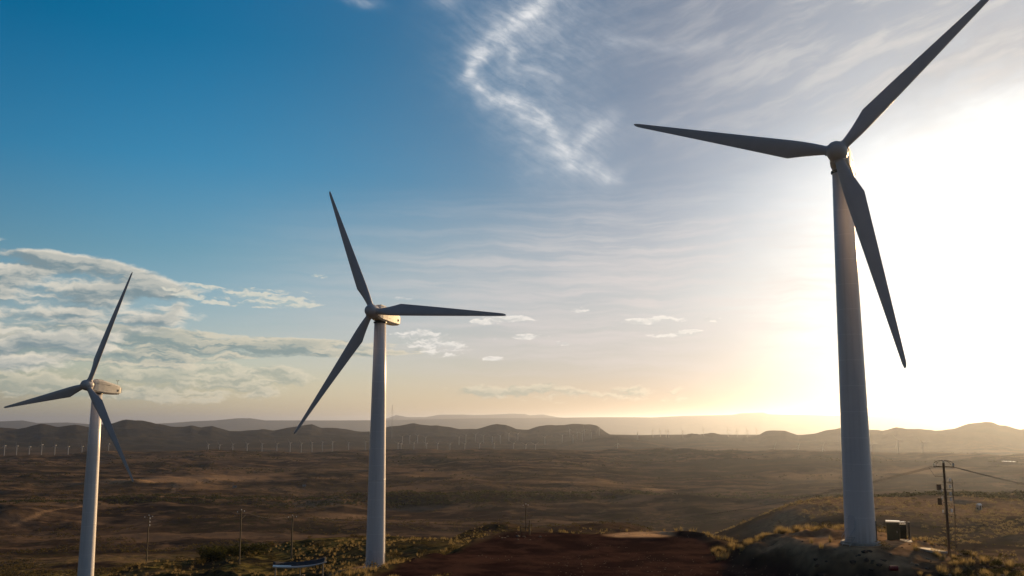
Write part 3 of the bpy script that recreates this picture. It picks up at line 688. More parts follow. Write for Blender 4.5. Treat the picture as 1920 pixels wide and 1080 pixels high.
    nac = meshobj('nacelle', V, F, M_nac, root)
    MB().box((0, 5.95, -0.12), (1.0, 0.40, 1.15), q).build('rear_vent', M_nac, nac)
    for sx in (-1, 1):
        MB().lathe([(0.24, 0), (0.24, 0.05), (0.20, 0.05), (0.19, -0.01)], 18, q @ Matrix.Translation((sx*0.885, 4.75, -0.3)) @ Matrix.Rotation(sx*math.pi/2, 4, 'Y')).build('exhaust_port', M_dark, nac)
        MB().box((sx*1.055, 0.6, 0.52), (0.05, 3.6, 0.07), q).build('side_seam', M_dark, nac)
        MB().box((sx*1.06, 0.6, -0.55), (0.05, 2.8, 0.09), q).build('side_rib', M_nac, nac)
    MB().box((0, 0.1, 1.50), (1.1, 1.6, 0.14), q).build('roof_hatch', M_nac, nac)
    a_ = MB(); a_.tube([q @ Vector((0.3, 4.9, 1.1)), q @ Vector((0.3, 4.9, 2.0))], 0.03, 6); a_.tube([q @ Vector((0.0, 4.9, 1.85)), q @ Vector((0.6, 4.9, 1.85))], 0.02, 6)
    for sx in (0.0, .6): a_.lathe([(0.02, 0), (0.09, 0.03), (0.09, 0.14), (0.02, 0.16)], 8, q @ Matrix.Translation((sx, 4.9, 1.87)))
    a_.build('wind_vane', M_dark, nac)
    MB().lathe([(0.98, -2.02), (0.98, -1.70)], 32, q @ Matrix.Rotation(-math.pi/2, 4, 'X')).build('shaft_collar', M_dark, nac)
    # rotor frame: origin at the rotor centre, +y tailwards
    hubc = top - OV*HD
    rq = Matrix.Translation(hubc) @ Matrix.Rotation(-yaw, 4, 'Z') @ Matrix.Rotation(-R(5), 4, 'X')
    sp = MB(); prof = [(0.02, 1.62), (0.35, 1.58), (0.66, 1.44), (0.92, 1.18), (1.08, 0.82), (1.16, 0.40), (1.18, -0.10), (1.16, -0.55), (1.08, -0.72)]
    sp.lathe([(a, b) for a, b in reversed(prof)], 40, rq @ Matrix.Rotation(math.pi/2, 4, 'X'))
    spin = sp.build('spinner', M_blade, root, True)
    if 'b' not in _bm: _bm['b'] = blade_geo()
    for k in range(3):
        ang = phase+k*2*math.pi/3
        bq = rq @ Matrix.Rotation(ang, 4, 'Y')
        bv_, bf_ = _bm['b']
        bl = meshobj('blade', [bq @ Vector(v_) for v_ in bv_], bf_, M_blade, root, True)
        MB().lathe([(0.60, 0.92), (0.62, 1.0), (0.62, 1.22), (0.56, 1.28)], 28, bq).build('root_collar', M_blade, bl, True)
    return root
T_L = turbine((-90.05, 201.56, CAMZ-36.54), R(24.99), R(19.95), 'smallest of the three big white turbines, at the left edge, base out of view')
T_M = turbine((-23.54, 164.01, CAMZ-25.00), R(23.96), R(-25.68), 'middle-sized big turbine left of centre, one blade pointing level to the right')
T_R = turbine((38.75, 105.51, CAMZ-13.45), R(28.0), R(-73.41), 'tallest big turbine in front of the sun glare, green kiosk beside its foot')

# distant turbines
def far_turbine_mesh(ph, thick):
    b = MB(); b.lathe([(1.7*thick, -12.0), (1.6*thick, 0), (1.1*thick, 43)], 14)
    b.box((0, 1.8, 44.2), (2.6, 8.5, 2.8))
    V, F = blade_geo(True)
    for k in range(3):
        M = Matrix.Translation((0, -2.9, 44.2)) @ Matrix.Rotation(ph+k*2*math.pi/3, 4, 'Y') @ Matrix.Diagonal((0.62, 0.8, 1, 1))
        b.add([M @ Vector(v_) for v_ in V], F)
    b.lathe([(0.1, -1.6), (1.2, -0.5), (1.3, 0.8)], 8, Matrix.Translation((0, -2.9, 44.2)) @ Matrix.Rotation(-math.pi/2, 4, 'X'))
    me = bpy.data.meshes.new('distant_wind_turbine'); me.from_pydata(b.v, [], b.f); me.materials.append(M_far); me.polygons.foreach_set('use_smooth', [len(p.vertices) == 4 for p in me.polygons]); return me
far_me = [far_turbine_mesh(R(p), 1.0) for p in (0, 23, 41, 57, 83, 104)]
ORD = ['first', 'second', 'third', 'fourth', 'fifth', 'sixth', 'seventh', 'eighth', 'ninth', 'tenth', 'eleventh', 'twelfth', 'thirteenth', 'fourteenth', 'fifteenth', 'sixteenth', 'seventeenth', 'eighteenth']
ROWS = [
 ([4, 27, 51, 74, 99, 124, 150, 200], 4350, '{} from the left of the tiny white turbines on the plain beside the left turbine'),
 ([388, 409, 434, 461, 489, 517, 542, 563, 583, 603, 622, 652, 684], 4400, '{} tiny turbine, counting rightward, in the row left of the middle tower'),
 ([745, 751, 775, 799, 820, 843, 871, 899, 926, 963, 986, 1004], 4250, '{} from the left in the nearer tiny row just right of the middle tower'),
 ([753, 767, 782, 797, 860, 873, 891, 906, 923, 938, 954, 971, 1022, 1055, 1075, 1093], 5350, '{} from the left in the fainter farther row below the central hills'),
 ([1069, 1083, 1097, 1110, 1125], 5950, '{} from the left of five faint turbines high on the central rounded hill slope'),
 ([1159], 4300, '{} and only tiny turbine standing before the dark cone right of the central hill'),
 ([1226, 1240, 1251, 1256, 1282, 1322, 1368, 1385, 1404, 1422], 6300, '{} from the left of the hazy turbines behind the low saddle by the lake'),
 ([1454, 1499, 1545], 3750, '{} of three dark turbine silhouettes, counting rightward, left of the big right tower'),
 ([1637, 1688, 1734], 3450, '{} of three hazy turbines, counting rightward, between big right tower and utility pole'),
]
k_ = 0
for xs, dist, lab in ROWS:
    for i, px in enumerate(xs):
        dd = dist*(1+0.03*math.sin(px*0.7))
        X, Y, Z = at(px, dd)
        o = bpy.data.objects.new('distant_wind_turbine', far_me[(k_*5+i) % 6]); link(o)
        o.location = (X, Y, Z); o.rotation_euler = (0, 0, -R(26+6*math.sin(px)))
        tag(o, lab.format(ORD[i]), 'wind turbine', 'distant wind farm turbines'); k_ += 1

# tall mast on the skyline, and the small pylon on the saddle
def mast(name, px, dist, hgt, w, label, guy=True):
    X, Y, Z = at(px, dist); root = empty(name, (X, Y, Z)); tag(root, label, 'mast')
    b = MB()
    cs = [(w*math.cos(a), w*math.sin(a)) for a in (0.3, 2.4, 4.5)]
    for c in cs: b.tube([(c[0], c[1], -2), (c[0]*.5, c[1]*.5, hgt)], w*0.22, 4)
    for k in range(14):
        z0, z1 = hgt*k/14, hgt*(k+1)/14; s0, s1 = 1-.5*k/14, 1-.5*(k+1)/14
        for i in range(3):
            c, d = cs[i], cs[(i+1) % 3]; b.tube([(c[0]*s0, c[1]*s0, z0), (d[0]*s1, d[1]*s1, z1)], w*0.12, 3)
    b.build('lattice', M_steel, root)
    if guy:
        for a in (0.3, 2.4, 4.5):
            MB().tube([(0, 0, hgt*.9), (hgt*.4*math.cos(a), hgt*.4*math.sin(a), -3)], w*.05, 3).build('guy_wire', M_wire, root)
mast('radio_mast', 733, 6100, 215, 1.6, 'thin tall mast rising into the sky just right of the middle tower')
mast('pylon', 1197, 5600, 55, 3.2, 'small lattice pylon on the saddle in front of the bright lake', False)

# ------------------------------------------------------------------ utility poles and wires
def pole(px, dist, hgt, label, light=True, yaw=0.4, rad=0.16, fancy=False, zoff=0.0):
    X, Y, Z = at(px, dist); root = empty('utility_pole', (X, Y, Z+zoff), yaw); tag(root, label, 'utility pole', 'wooden utility poles')
    mw_ = M_polel if light else M_wood
    MB().tube([(0, 0, -1.0), (0, 0, hgt)], [rad, rad*0.72], 12).build('post', mw_, root)
    MB().box((0, 0.14, hgt-0.45), (2.1, 0.12, 0.14)).build('crossarm', mw_, root)
    for x_ in (-0.95, 0.95):
        MB().lathe([(0.03, 0), (0.11, .04), (.06, .09), (.11, .14), (.06, .19), (.08, .24), (.02, .28)], 10, Matrix.Translation((x_, .14, hgt-.38))).build('insulator', M_porc, root)
    MB().lathe([(0.03, 0), (0.11, .04), (.06, .09), (.11, .14), (.06, .19), (.08, .24), (.02, .28)], 10, Matrix.Translation((0, 0, hgt))).build('insulator', M_porc, root)
    return root
at3 = lambda px, d_: Vector(at(px, d_))
PR = pole(1771, 114, 10.3, 'tall utility pole with stacked fuses and insulators, right of the green kiosk', False, R(-24), 0.17)
def lathe_ins(root, p, s=1.0, mat_=None):
    MB().lathe([(0.03*s, 0), (0.13*s, .05*s), (.06*s, .11*s), (.13*s, .17*s), (.06*s, .23*s), (.13*s, .29*s), (.05*s, .35*s), (.02*s, .40*s)], 12, Matrix.Translation(p)).build('insulator', mat_ or M_porc, root)
for z_ in (8.25, 7.55, 6.75, 6.15, 4.95): lathe_ins(PR, (0.52, 0, z_), 1.05)
for z_ in (7.1, 6.3, 4.9): lathe_ins(PR, (-0.35, 0.05, z_), 0.8)
MB().tube([(0.75, 0, 8.5), (0.80, 0, 4.6), (0.62, .1, 0.1)], 0.05, 8).build('cable_riser', M_wood, PR)
for z_ in (8.2, 7.4, 6.6, 6.0, 4.8): MB().box((0.28, 0, z_), (1.1, .09, .09)).build('bracket', M_dark, PR)
MB().box((-0.52, 0, 8.82), (0.9, .08, .08)).build('bracket', M_dark, PR)
MB().lathe([(0.22, 0), (0.24, .05), (0.24, .60), (.20, .66)], 16, Matrix.Translation((-.62, .1, 7.3))).build('fuse_box', M_wood, PR)
MB().box((-.62, .05, 6.1), (.42, .35, .75)).build('switch_box', M_wood, PR)
for s_, z_ in ((-1, 8.82), (-1, 8.82)): MB().tube([(-.95, 0, 8.82), (-1.5, .05, 9.75)], .02, 5).build('drop_lead', M_wire, PR)
arc = [(-1.05*math.cos(t), 0.14, 9.95+0.62*math.sin(t)**0.8) for t in np.linspace(0.02, math.pi-.02, 14)]
MB().tube(arc, 0.035, 6).build('jumper', M_wire, PR)
MB().tube([(p[0]*.72, p[1]-.3, p[2]-.05) for p in arc], 0.03, 6).build('jumper', M_wire, PR)
P4 = [pole(986, 300, 11.8, 'dark slim utility pole on the ridge behind the dirt platform', False, .6, .2),
      pole(551, 226, 9.6, 'bare pale utility pole directly behind the curved canopy', True, .5, .2),
      pole(455, 211, 11.2, 'pale utility pole with tilted crossarm, left of the curved canopy', True, 1.0, .17),
      pole(283, 241, 11.0, 'utility pole between the left and middle turbines with white insulators', True, .8, .15)]
for z_ in (10.2, 9.4, 8.6): lathe_ins(P4[3], (0.3, 0, z_), 1.1)
MB().tube([(-0.2, 0, 9.2), (1.4, 0.2, 10.1)], .08, 6).build('brace', M_polel, P4[2])
def wire(p, q, sag, r_, label, off=0.0):
    p, q = Vector(p), Vector(q); N = 26
    pts = [p.lerp(q, t)+Vector((0, 0, -4*sag*t*(1-t)+off)) for t in np.linspace(0, 1, N)]
    b = MB(); b.tube(pts, r_, 5); o = b.build('power_line', M_wire); tag(o, label, 'power line', 'power lines strung between the poles')
topR = PR.location+Vector((0, 0, 9.9))
for k, nm in enumerate(('upper', 'middle', 'lower')):
    s_ = (-1, 0, 1)[k]
    wire(topR+Vector((-1.0, .2+.35*s_, -.05+.05*s_)), P4[0].location+Vector((.9*s_, 0, 10.8)), 5.0, 0.016, 'power line sagging left from the tall pole behind the big tower, %s of three strands' % ('farthest', 'central', 'nearest')[2-k])
    wire(topR+Vector((1.05, .2+.35*s_, -.05+.05*s_)), at3(2300, 170)+Vector((.9*s_, 0, 8.8)), 1.2, 0.016, 'power line running right from the tall pole out of the picture, %s of three strands' % ('farthest', 'central', 'nearest')[2-k])
wire(P4[0].location+Vector((0, 0, 11.2)), P4[1].location+Vector((0, 0, 9.6)), 3.0, .022, 'faint power line between the ridge pole and the pole behind the canopy')
wire(P4[1].location+Vector((0, 0, 9.6)), P4[2].location+Vector((0, 0, 11.2)), 1.0, .022, 'faint power line between the two pale poles near the canopy')
wire(P4[2].location+Vector((0, 0, 11.2)), P4[3].location+Vector((0, 0, 11.0)), 1.5, .022, 'faint power line between the two leftmost utility poles')

# ------------------------------------------------------------------ kiosk, posts and bits at the right pad
def put(px, dist): return at(px, dist)
kx, ky, kz = put(1669, 118)
K = empty('transformer_kiosk', (kx, ky, kz), -R(22)); tag(K, 'dark green transformer kiosk with pale lid beside the right turbine foot', 'electrical kiosk')
b = MB(); b.box((0, 0, 1.08), (1.35, 1.2, 2.1)); b.build('body', M_green, K)
MB().box((0, 0, 2.20), (1.50, 1.4, .13)).build('lid', M_lid, K)
MB().box((-.0, -.625, 1.1), (1.1, .05, 1.75)).build('door', M_green, K)
MB().box((.42, -.67, 1.1), (.04, .05, .25)).build('handle', M_steel, K)
MB().box((1.05, .1, 1.15), (.70, .95, 1.55)).build('tank', M_green, K)
for i in range(6): MB().box((0.80+.1*i, -.52, 1.1), (.035, .3, 1.2)).build('cooling_fin', M_green, K)
MB().box((1.12, .1, 2.02), (.75, .9, .06), Matrix.Rotation(-.12, 4, 'Y')).build('tank_cover', M_lid, K)
for x_ in (.85, 1.1, 1.3): MB().lathe([(.04, 0), (.09, .05), (.05, .1), (.09, .15), (.03, .22)], 8, Matrix.Translation((x_, -.15, 1.93))).build('bushing', M_porc, K)
MB().box((.45, 0, .0), (2.9, 2.2, .16)).build('plinth', M_conc, K)
for i, (px, lab) in enumerate(((1692, 'dark steel post nearest the green kiosk, pale cap on top'), (1699, 'second dark steel post right of the green kiosk, farther from it'))):
    X, Y, Z = put(px, 119.5); o = empty('steel_post', (X, Y, Z)); tag(o, lab, 'post', 'posts beside the kiosk')
    MB().box((0, 0, 1.1), (.13, .13, 2.3)).build('shaft', M_dark, o); MB().box((0, 0, 2.28), (.17, .17, .05)).build('cap', M_lid, o); MB().box((0, 0, .06), (.55, .45, .14)).build('footing', M_lid, o)
X, Y, Z = put(1666, 103.5); o = empty('drum', (X, Y, Z)); tag(o, 'small dark red drum lying by the foot of the right turbine', 'drum')
Md = Matrix.Translation((0, 0, .24)) @ Matrix.Rotation(math.pi/2, 4, 'Y')
MB().lathe([(.22, -.4), (.25, -.38), (.25, -.14), (.265, -.12), (.265, -.09), (.25, -.07), (.25, .12), (.265, .14), (.265, .17), (.25, .19), (.25, .38), (.22, .4)], 16, Md).build('barrel', M_red, o)
MB().lathe([(.05, .395), (.05, .43)], 8, Md @ Matrix.Translation((.12, 0, 0))).build('bung', M_dark, o)
X, Y, Z = put(1737, 112); o = MB().box((0, 0, .1), (2.6, 2.2, .22), Matrix.Rotation(.10, 4, 'Y') @ Matrix.Rotation(.06, 4, 'X')).build('concrete_slab', M_conc); o.location = (X, Y, Z+.05); o.rotation_euler = (0, 0, .5)
tag(o, 'flat grey concrete slab tilted on the rubble left of the tall pole', 'slab')
X, Y, Z = put(993, 143.5); o = empty('marker_post', (X, Y, Z)); tag(o, 'short pale post at the far edge of the dirt platform below the ridge pole', 'post')
MB().tube([(0, 0, -.3), (0, 0, 2.1)], .09, 8).build('shaft', M_polel, o); MB().box((-.7, 0, 1.1), (1.4, .06, .12)).build('rail', M_polel, o); MB().box((-1.4, 0, .6), (.12, .12, 1.4)).build('stub', M_polel, o)

# ------------------------------------------------------------------ curved canopy
cx, cy_, cz = put(566, 150); C = empty('canopy', (cx, cy_, cz), -R(-13)); tag(C, 'curved roof canopy on thin posts in the bottom left foreground', 'canopy')
NU, NV = 20, 8; V = []
def roofz(u, v): return 4.15 + 0.75*(u-0.42)**2*4*(0.30 if u < .42 else .62) + 0.24*(v)*1.0 - 0.18*math.sin(math.pi*v)
for lay in (0, -0.10):
    for i in range(NU+1):
        for j in range(NV+1):
            u, v = i/NU, j/NV; V.append((-3.9+8.0*u, -1.2+3.6*v, roofz(u, v)+lay))
N1 = (NU+1)*(NV+1); F = []
for i in range(NU):
    for j in range(NV):
        a = i*(NV+1)+j; F.append((a, a+NV+1, a+NV+2, a+1)); F.append((N1+a, N1+a+1, N1+a+NV+2, N1+a+NV+1))
for i in range(NU):
    a = i*(NV+1); F.append((a, N1+a, N1+a+NV+1, a+NV+1)); a += NV; F.append((a, a+NV+1, N1+a+NV+1, N1+a))
for j in range(NV):
    F.append((j, j+1, N1+j+1, N1+j)); a = NU*(NV+1)+j; F.append((a, N1+a, N1+a+1, a+1))
meshobj('roof', V, F, M_roofd, C, True)
fa = MB()
pts = [(-3.9+8.0*t, -1.26, roofz(t, 0)-.04) for t in np.linspace(0, 1, 24)]
fa.tube(pts, [.16*(0.35+0.65*math.sin(math.pi*min(1, .12+t*.95))) for t in np.linspace(0, 1, 24)], 8); fa.build('fascia', M_roof, C, True)
V = []; 
for i in range(9):
    for j in range(5):
        u, v = i/8*.34, j/4*.5; V.append((-3.9+8.0*u, -1.2+3.6*v, roofz(u, v)+.03))
meshobj('sunlit_strip', V, [(i*5+j, i*5+5+j, i*5+6+j, i*5+j+1) for i in range(8) for j in range(4)], M_roof, C, True)  # sunlight on the left of the roof, put in as a paler sheet
for (x_, y_) in ((-3.5, -1.1), (0.2, -1.1), (3.6, -1.0), (-3.5, 2.1), (3.6, 2.1)):
    u, v = (x_+3.9)/8, (y_+1.2)/3.6; MB().tube([(x_, y_, -.6), (x_, y_, roofz(u, v)-.1)], .07, 8).build('post', M_steel, C)
MB().tube([(-3.5, -1.25, 2.05), (0.6, -1.35, 2.85)], .12, 8).build('rail', M_beam, C)
MB().lathe([(.22, 0), (.24, .04), (.24, .30), (.2, .34)], 12, Matrix.Translation((0.65, -1.35, 2.66))).build('rail_end', M_beam, C)
MB().box((2.0, -.6, .9), (3.0, 1.6, 1.7)).build('counter', M_wood, C)

# ------------------------------------------------------------------ small far buildings and the pond
for (px, py, s, lab, mt) in ((570, 913, 5.5, 'small pale hut on the plain left of the middle tower', M_conc), (440, 914, 6.5, 'low dark shed on the plain above the left scrub belt', M_dark), (1836, 956, 2.6, 'added shed standing in for a bright streak right of the tall utility pole', M_steel)):  # the last shed is made up, added in place of a bright glint
    X, Y, Z = hit(px, py, 300); o = empty('hut', (X, Y, Z), 0.5); tag(o, lab, 'hut')
    MB().box((0, 0, 1.0), (s, s*.6, 2.6)).build('wall', M_conc, o)
    MB().add([(-s*.56, -s*.36, 2.3), (s*.56, -s*.36, 2.3), (s*.56, s*.36, 2.3), (-s*.56, s*.36, 2.3), (-s*.56, 0, 3.2), (s*.56, 0, 3.2)], [(0, 1, 5, 4), (2, 3, 4, 5), (0, 4, 3), (1, 2, 5), (3, 2, 1, 0)]).build('roof', mt, o)
    MB().box((0, -s*.302, 1.1), (1.0, .05, 2.0)).build('door', M_dark, o)
X, Y, Z = hit(1893, 866, 900); n_ = 28
pv_ = [(X+12*math.cos(t)*(1+.25*math.sin(3*t)), Y+24*math.sin(t)*(1+.2*math.cos(2*t)), Z+1.2) for t in np.linspace(0, 2*math.pi, n_, endpoint=False)]
o = meshobj('pond', pv_, [tuple(range(n_))], mw); o['kind'] = 'structure'

# ------------------------------------------------------------------ vegetation and rocks
def clump_geo(n, w, h, leaf, seed, blade=False):
    r_ = random.Random(seed); V, F = [], []
    lobes = [(r_.uniform(-.45, .45)*w, r_.uniform(-.45, .45)*w, r_.uniform(.3, .75)*h, r_.uniform(.28, .5)*w) for _ in range(5)]
    for i in range(n):
        if blade:
            a = r_.uniform(0, 6.28); d = r_.uniform(0, .28)*w; c = Vector((d*math.cos(a), d*math.sin(a), 0))
            tip = c+Vector((math.cos(a)*r_.uniform(.1, .6)*w, math.sin(a)*r_.uniform(.1, .6)*w, h*r_.uniform(.55, 1.0)))
            s_ = Vector((-math.sin(a), math.cos(a), 0))*leaf; k = len(V); V += [c-s_, c+s_, tip]; F.append((k, k+1, k+2))
        else:
            L = r_.choice(lobes); d = Vector((r_.gauss(0, 1), r_.gauss(0, 1), r_.gauss(0, .8))).normalized()*L[3]*r_.uniform(.55, 1.05)
            c = Vector(L[:3])+Vector((d.x, d.y, d.z*.7)); c.z = max(.05*h, c.z)
            q = Matrix.Rotation(r_.uniform(0, 6.28), 3, 'Z') @ Matrix.Rotation(r_.uniform(-1.2, 1.2), 3, 'X')
            k = len(V); s_ = leaf*r_.uniform(.6, 1.3)
            V += [c+q @ Vector((-s_, -s_*.6, 0)), c+q @ Vector((s_, -s_*.5, 0)), c+q @ Vector((s_*.5, s_*.7, 0)), c+q @ Vector((-s_*.5, s_*.6, .1*s_))]; F.append((k, k+1, k+2, k+3))
    return np.array([tuple(v) for v in V], np.float32), F
def rock_geo(seed):
    r_ = random.Random(seed); bm = bmesh.new(); bmesh.ops.create_icosphere(bm, subdivisions=1, radius=.5)
    for v in bm.verts: v.co *= r_.uniform(.7, 1.2); v.co.z *= .7
    V = np.array([tuple(v.co) for v in bm.verts], np.float32); F = [tuple(v.index for v in f.verts) for f in bm.faces]; bm.free(); return V, F
def scatter_stuff(name, label, protos, pts, scales, mt):
    Vs, Fs, off = [], [], 0
    n = len(pts); pid = rng.integers(0, len(protos), n); ang = rng.uniform(0, 6.28, n)
    LV = []; LT = []
    for p in range(len(protos)):
        idx = np.nonzero(pid == p)[0]
        if not len(idx): continue
        V, F = protos[p]; c, s = np.cos(ang[idx]), np.sin(ang[idx]); S = scales[idx]
        x = (V[None, :, 0]*c[:, None]-V[None, :, 1]*s[:, None])*S[:, None]+pts[idx, 0][:, None]
        y = (V[None, :, 0]*s[:, None]+V[None, :, 1]*c[:, None])*S[:, None]+pts[idx, 1][:, None]
        z = V[None, :, 2]*S[:, None]+pts[idx, 2][:, None]
        Vs.append(np.stack([x, y, z], -1).reshape(-1, 3))
        k = len(F[0]); Fa = np.array(F)
        Fa = (Fa[None]+(np.arange(len(idx))*len(V))[:, None, None]+off).reshape(-1, k)
        LV.append(Fa.ravel()); LT.append(np.full(len(Fa), k)); off += len(idx)*len(V)
    Vs = np.concatenate(Vs); LV = np.concatenate(LV).astype(np.int32); LT = np.concatenate(LT).astype(np.int32)
    me = bpy.data.meshes.new(name); me.vertices.add(len(Vs)); me.vertices.foreach_set('co', Vs.astype(np.float32).ravel())
    me.loops.add(len(LV)); me.loops.foreach_set('vertex_index', LV)
    me.polygons.add(len(LT)); me.polygons.foreach_set('loop_start', np.concatenate([[0], np.cumsum(LT)[:-1]]).astype(np.int32))
    me.update(calc_edges=True); me.materials.append(mt)
    o = bpy.data.objects.new(name, me); link(o); o['kind'] = 'stuff'; o['label'] = label; return o
def polar(n, a0, a1, d0, d1, keep=None, logd=True):
    a = np.radians(rng.uniform(a0, a1, n)); d = np.exp(rng.uniform(math.log(d0), math.log(d1), n)) if logd else rng.uniform(d0, d1, n)
    X, Y = d*np.sin(a), d*np.cos(a)
    k = np.ones(n, bool)
    k &= (poly_sdf(X, Y, PLAT) > 0.6) & (line_dist(X, Y, ROAD) > 4.2)
    for (tx, ty, tz) in TURB: k &= np.hypot(X-tx, Y-ty) > 3.2
    k &= (np.hypot((X-33)*0.7, Y-104) > 13) | (rng.uniform(0, 1, n) < 0.06)
    if keep is not None: k &= keep(X, Y, d)
    X, Y = X[k], Y[k]; return np.stack([X, Y, height(X, Y)], 1)
bushes = [clump_geo(70, 1.6, 1.1, .13, 100+i) for i in range(5)]
bushl = [clump_geo(34, 2.4, 1.5, .34, 150+i) for i in range(4)]
tuss = [clump_geo(26, .8, .75, .035, 200+i, True) for i in range(4)]
rocks = [rock_geo(300+i) for i in range(5)]
nz = lambda X, Y, wl, sd_, th: fbm(X, Y, wl, 3, sd_) > th
p = polar(16000, -31, 31, 78, 330, lambda X, Y, d: nz(X, Y, 14, 401, -0.02)); scatter_stuff('dry_grass', 'dry yellow grass tufts on the near slopes', tuss, p, rng.uniform(.4, 1.2, len(p)), M_grass)
p = polar(1000, -31, 31, 85, 420, lambda X, Y, d: nz(X, Y, 25, 402, 0.02)); scatter_stuff('low_scrub', 'low olive scrub on the near ridge', bushes, p, rng.uniform(.4, 1.1, len(p)), M_olive)
p = polar(21000, -31, 31, 300, 1900, lambda X, Y, d: nz(X, Y, 90, 403, -0.02) & (rng.uniform(0, 1, len(X)) < 1.0-0.93*sst(X/Y, -.12, .2))); sc_ = rng.uniform(.5, 1.5, len(p))*np.interp(np.hypot(p[:, 0], p[:, 1]), [300, 600], [.32, 1.0]); scatter_stuff('hillside_scrub', 'scattered scrub across the middle slopes', bushl, p, sc_, M_olive)
p = polar(5200, -31, 20, 1150, 1640, lambda X, Y, d: np.abs(d-(1400+150*fbm(X, Y, 700, 2, 404)+60*np.sin(X/210.0))) < 75); scatter_stuff('riverbed_scrub', 'dark green belt of scrub along the dry riverbed', bushl, p, rng.uniform(1.1, 2.6, len(p)), M_bush)
p = polar(5000, 9, 31, 330, 640, lambda X, Y, d: nz(X, Y, 40, 410, 0.04)); scatter_stuff('dry_scrub', 'dry brown scrub on the slope behind the right turbine', bushl, p, rng.uniform(.25, .8, len(p)), M_grass)
p = polar(2200, 12, 31, 540, 720, lambda X, Y, d: np.abs(d-(622+40*fbm(X, Y, 120, 2, 405))) < 26, False); scatter_stuff('crest_scrub', 'dark scrub along the crest right of centre', bushl, p, rng.uniform(.6, 1.5, len(p)), M_bush)
p2 = polar(2600, 13, 31, 84, 118); scatter_stuff('bank_rubble', 'broken stones on the bank below the right turbine', rocks, p2, rng.uniform(.1, .5, len(p2)), M_rockl)
p = polar(9000, -31, 31, 76, 230, lambda X, Y, d: nz(X, Y, 9, 406, 0.05)); scatter_stuff('rubble', 'loose dark stones and rubble over the near ground', rocks, p, rng.uniform(.08, .42, len(p)), M_rock)
sp_ = rng.uniform([-5, 92], [32, 146], (900, 2)); k_s = (poly_sdf(sp_[:, 0], sp_[:, 1], PLAT) < 0.5) & (fbm(sp_[:, 0], sp_[:, 1], 12, 3, 408) > 0.0)
sp_ = sp_[k_s]; scatter_stuff('platform_stones', 'small stones strewn over the dark dirt platform', rocks, np.column_stack([sp_, height(sp_[:, 0], sp_[:, 1])]), rng.uniform(.05, .22, len(sp_)), M_rockl)
p = polar(2600, -31, 31, 1900, 3300, lambda X, Y, d: nz(X, Y, 300, 407, 0.12)); scatter_stuff('plain_scrub', 'dark bushes dotting the far plain', bushl, p, rng.uniform(1.2, 2.6, len(p)), M_bush)

def mk_mesh(nm, geo, mt):
    me = bpy.data.meshes.new(nm); me.from_pydata([tuple(map(float, v)) for v in geo[0]], [], geo[1]); me.materials.append(mt); return me
_one = ['', 'first', 'second', 'third', 'fourth', 'fifth', 'sixth', 'seventh', 'eighth', 'ninth', 'tenth', 'eleventh', 'twelfth', 'thirteenth', 'fourteenth', 'fifteenth', 'sixteenth', 'seventeenth', 'eighteenth', 'nineteenth']
def ordinal(n):
    if n < 20: return _one[n]
    t, u = divmod(n, 10); T = ['', '', 'twent', 'thirt', 'fort', 'fift', 'sixt', 'sevent'][t]
    return T+'ieth' if u == 0 else T+'y-'+_one[u]
def individuals(name, cat, group, label, meshes, pxs, s0, s1):
    for i_o, (px, dist) in enumerate(sorted(pxs)):
        X, Y, Z = at(px, dist); o = bpy.data.objects.new(name, random.choice(meshes)); link(o)
        s_ = random.uniform(s0, s1); o.location = (X, Y, Z-.03); o.scale = (s_, s_, s_*random.uniform(.8, 1.15)); o.rotation_euler = (0, 0, random.uniform(0, 6.28))
        tag(o, label+', '+ordinal(i_o+1)+' from the left', cat, group)
big = [mk_mesh('thorn_bush', clump_geo(520, 2.6, 1.9, .13, 500+i), M_bush) for i in range(3)]
bigo = [mk_mesh('thorn_bush', clump_geo(420, 2.2, 1.4, .12, 520+i), M_olive) for i in range(3)]
tm = [mk_mesh('grass_tussock', clump_geo(90, 1.0, 1.0, .028, 540+i, True), M_grass) for i in range(3)]
rk = [mk_mesh('rock', rock_geo(560+i), M_rock) for i in range(4)]; rkl = [mk_mesh('rock', rock_geo(570+i), M_rockl) for i in range(4)]
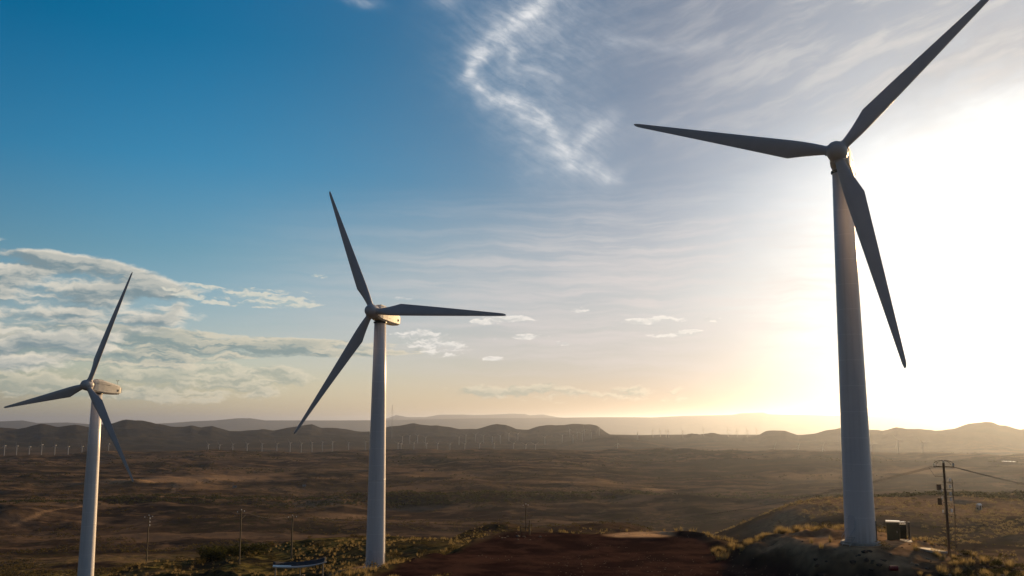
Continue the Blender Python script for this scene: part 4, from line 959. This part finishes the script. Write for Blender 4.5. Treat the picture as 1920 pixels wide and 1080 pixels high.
individuals('thorn_bush', 'bush', 'dark thorn bushes on the left ridge', 'dark thorn bush on the ridge between the left poles', big, [(random.uniform(395, 490), random.uniform(238, 262)) for _ in range(16)], 1.0, 1.9)
individuals('thorn_bush', 'bush', 'olive bushes on the left ridge', 'olive bush on the ridge line left of the middle tower', bigo, [(random.uniform(180, 690), random.uniform(225, 268)) for _ in range(22)], .45, 1.0)
individuals('thorn_bush', 'bush', 'bushes between middle tower and platform', 'olive bush between the middle tower and dirt platform', bigo, [(random.uniform(735, 868), random.uniform(152, 190)) for _ in range(16)], .35, .7)
individuals('thorn_bush', 'bush', 'bushes on the slope right of the pole', 'dark bush on the bottom right rubble slope', big, [(random.uniform(1780, 1915), random.uniform(97, 112)) for _ in range(18)], .25, .5)
individuals('grass_tussock', 'grass tussock', 'tussocks along the right pad rim', 'sunlit dry tussock on the rim beside the right tower', tm, [(random.uniform(1330, 1588), random.uniform(121, 129)) for _ in range(60)], .6, 1.35)
individuals('grass_tussock', 'grass tussock', 'tussocks in the bottom centre foreground', 'dry tussock at the bottom edge below the middle tower', tm, [(random.uniform(640, 870), random.uniform(97, 102)) for _ in range(34)], .45, 1.0)
individuals('grass_tussock', 'grass tussock', 'tussocks on the slope below the pole', 'pale dry tussock on the slope below the tall pole', tm, [(random.uniform(1700, 1915), random.uniform(96, 113)) for _ in range(50)], .5, 1.1)
individuals('rock', 'rock', 'dark rocks on the spoil bank', 'dark rock on the shaded bank below the right turbine', rk, [(random.uniform(1425, 1680), random.uniform(96, 108)) for _ in range(70)], .35, .95)
individuals('rock', 'rock', 'pale rocks at the platform edge', 'pale rock at the left edge of the dirt platform', rkl, [(random.uniform(905, 1015), random.uniform(136, 142)) for _ in range(10)], .3, .75)
individuals('rock', 'rock', 'rocks in front of the middle tower', 'brown rock in the foreground below the middle tower', rkl, [(random.uniform(640, 1000), random.uniform(97, 101.5)) for i_ in range(44)], .15, .5)
for o in [q for q in scene.objects if q.name.startswith('rock')]:
    pass
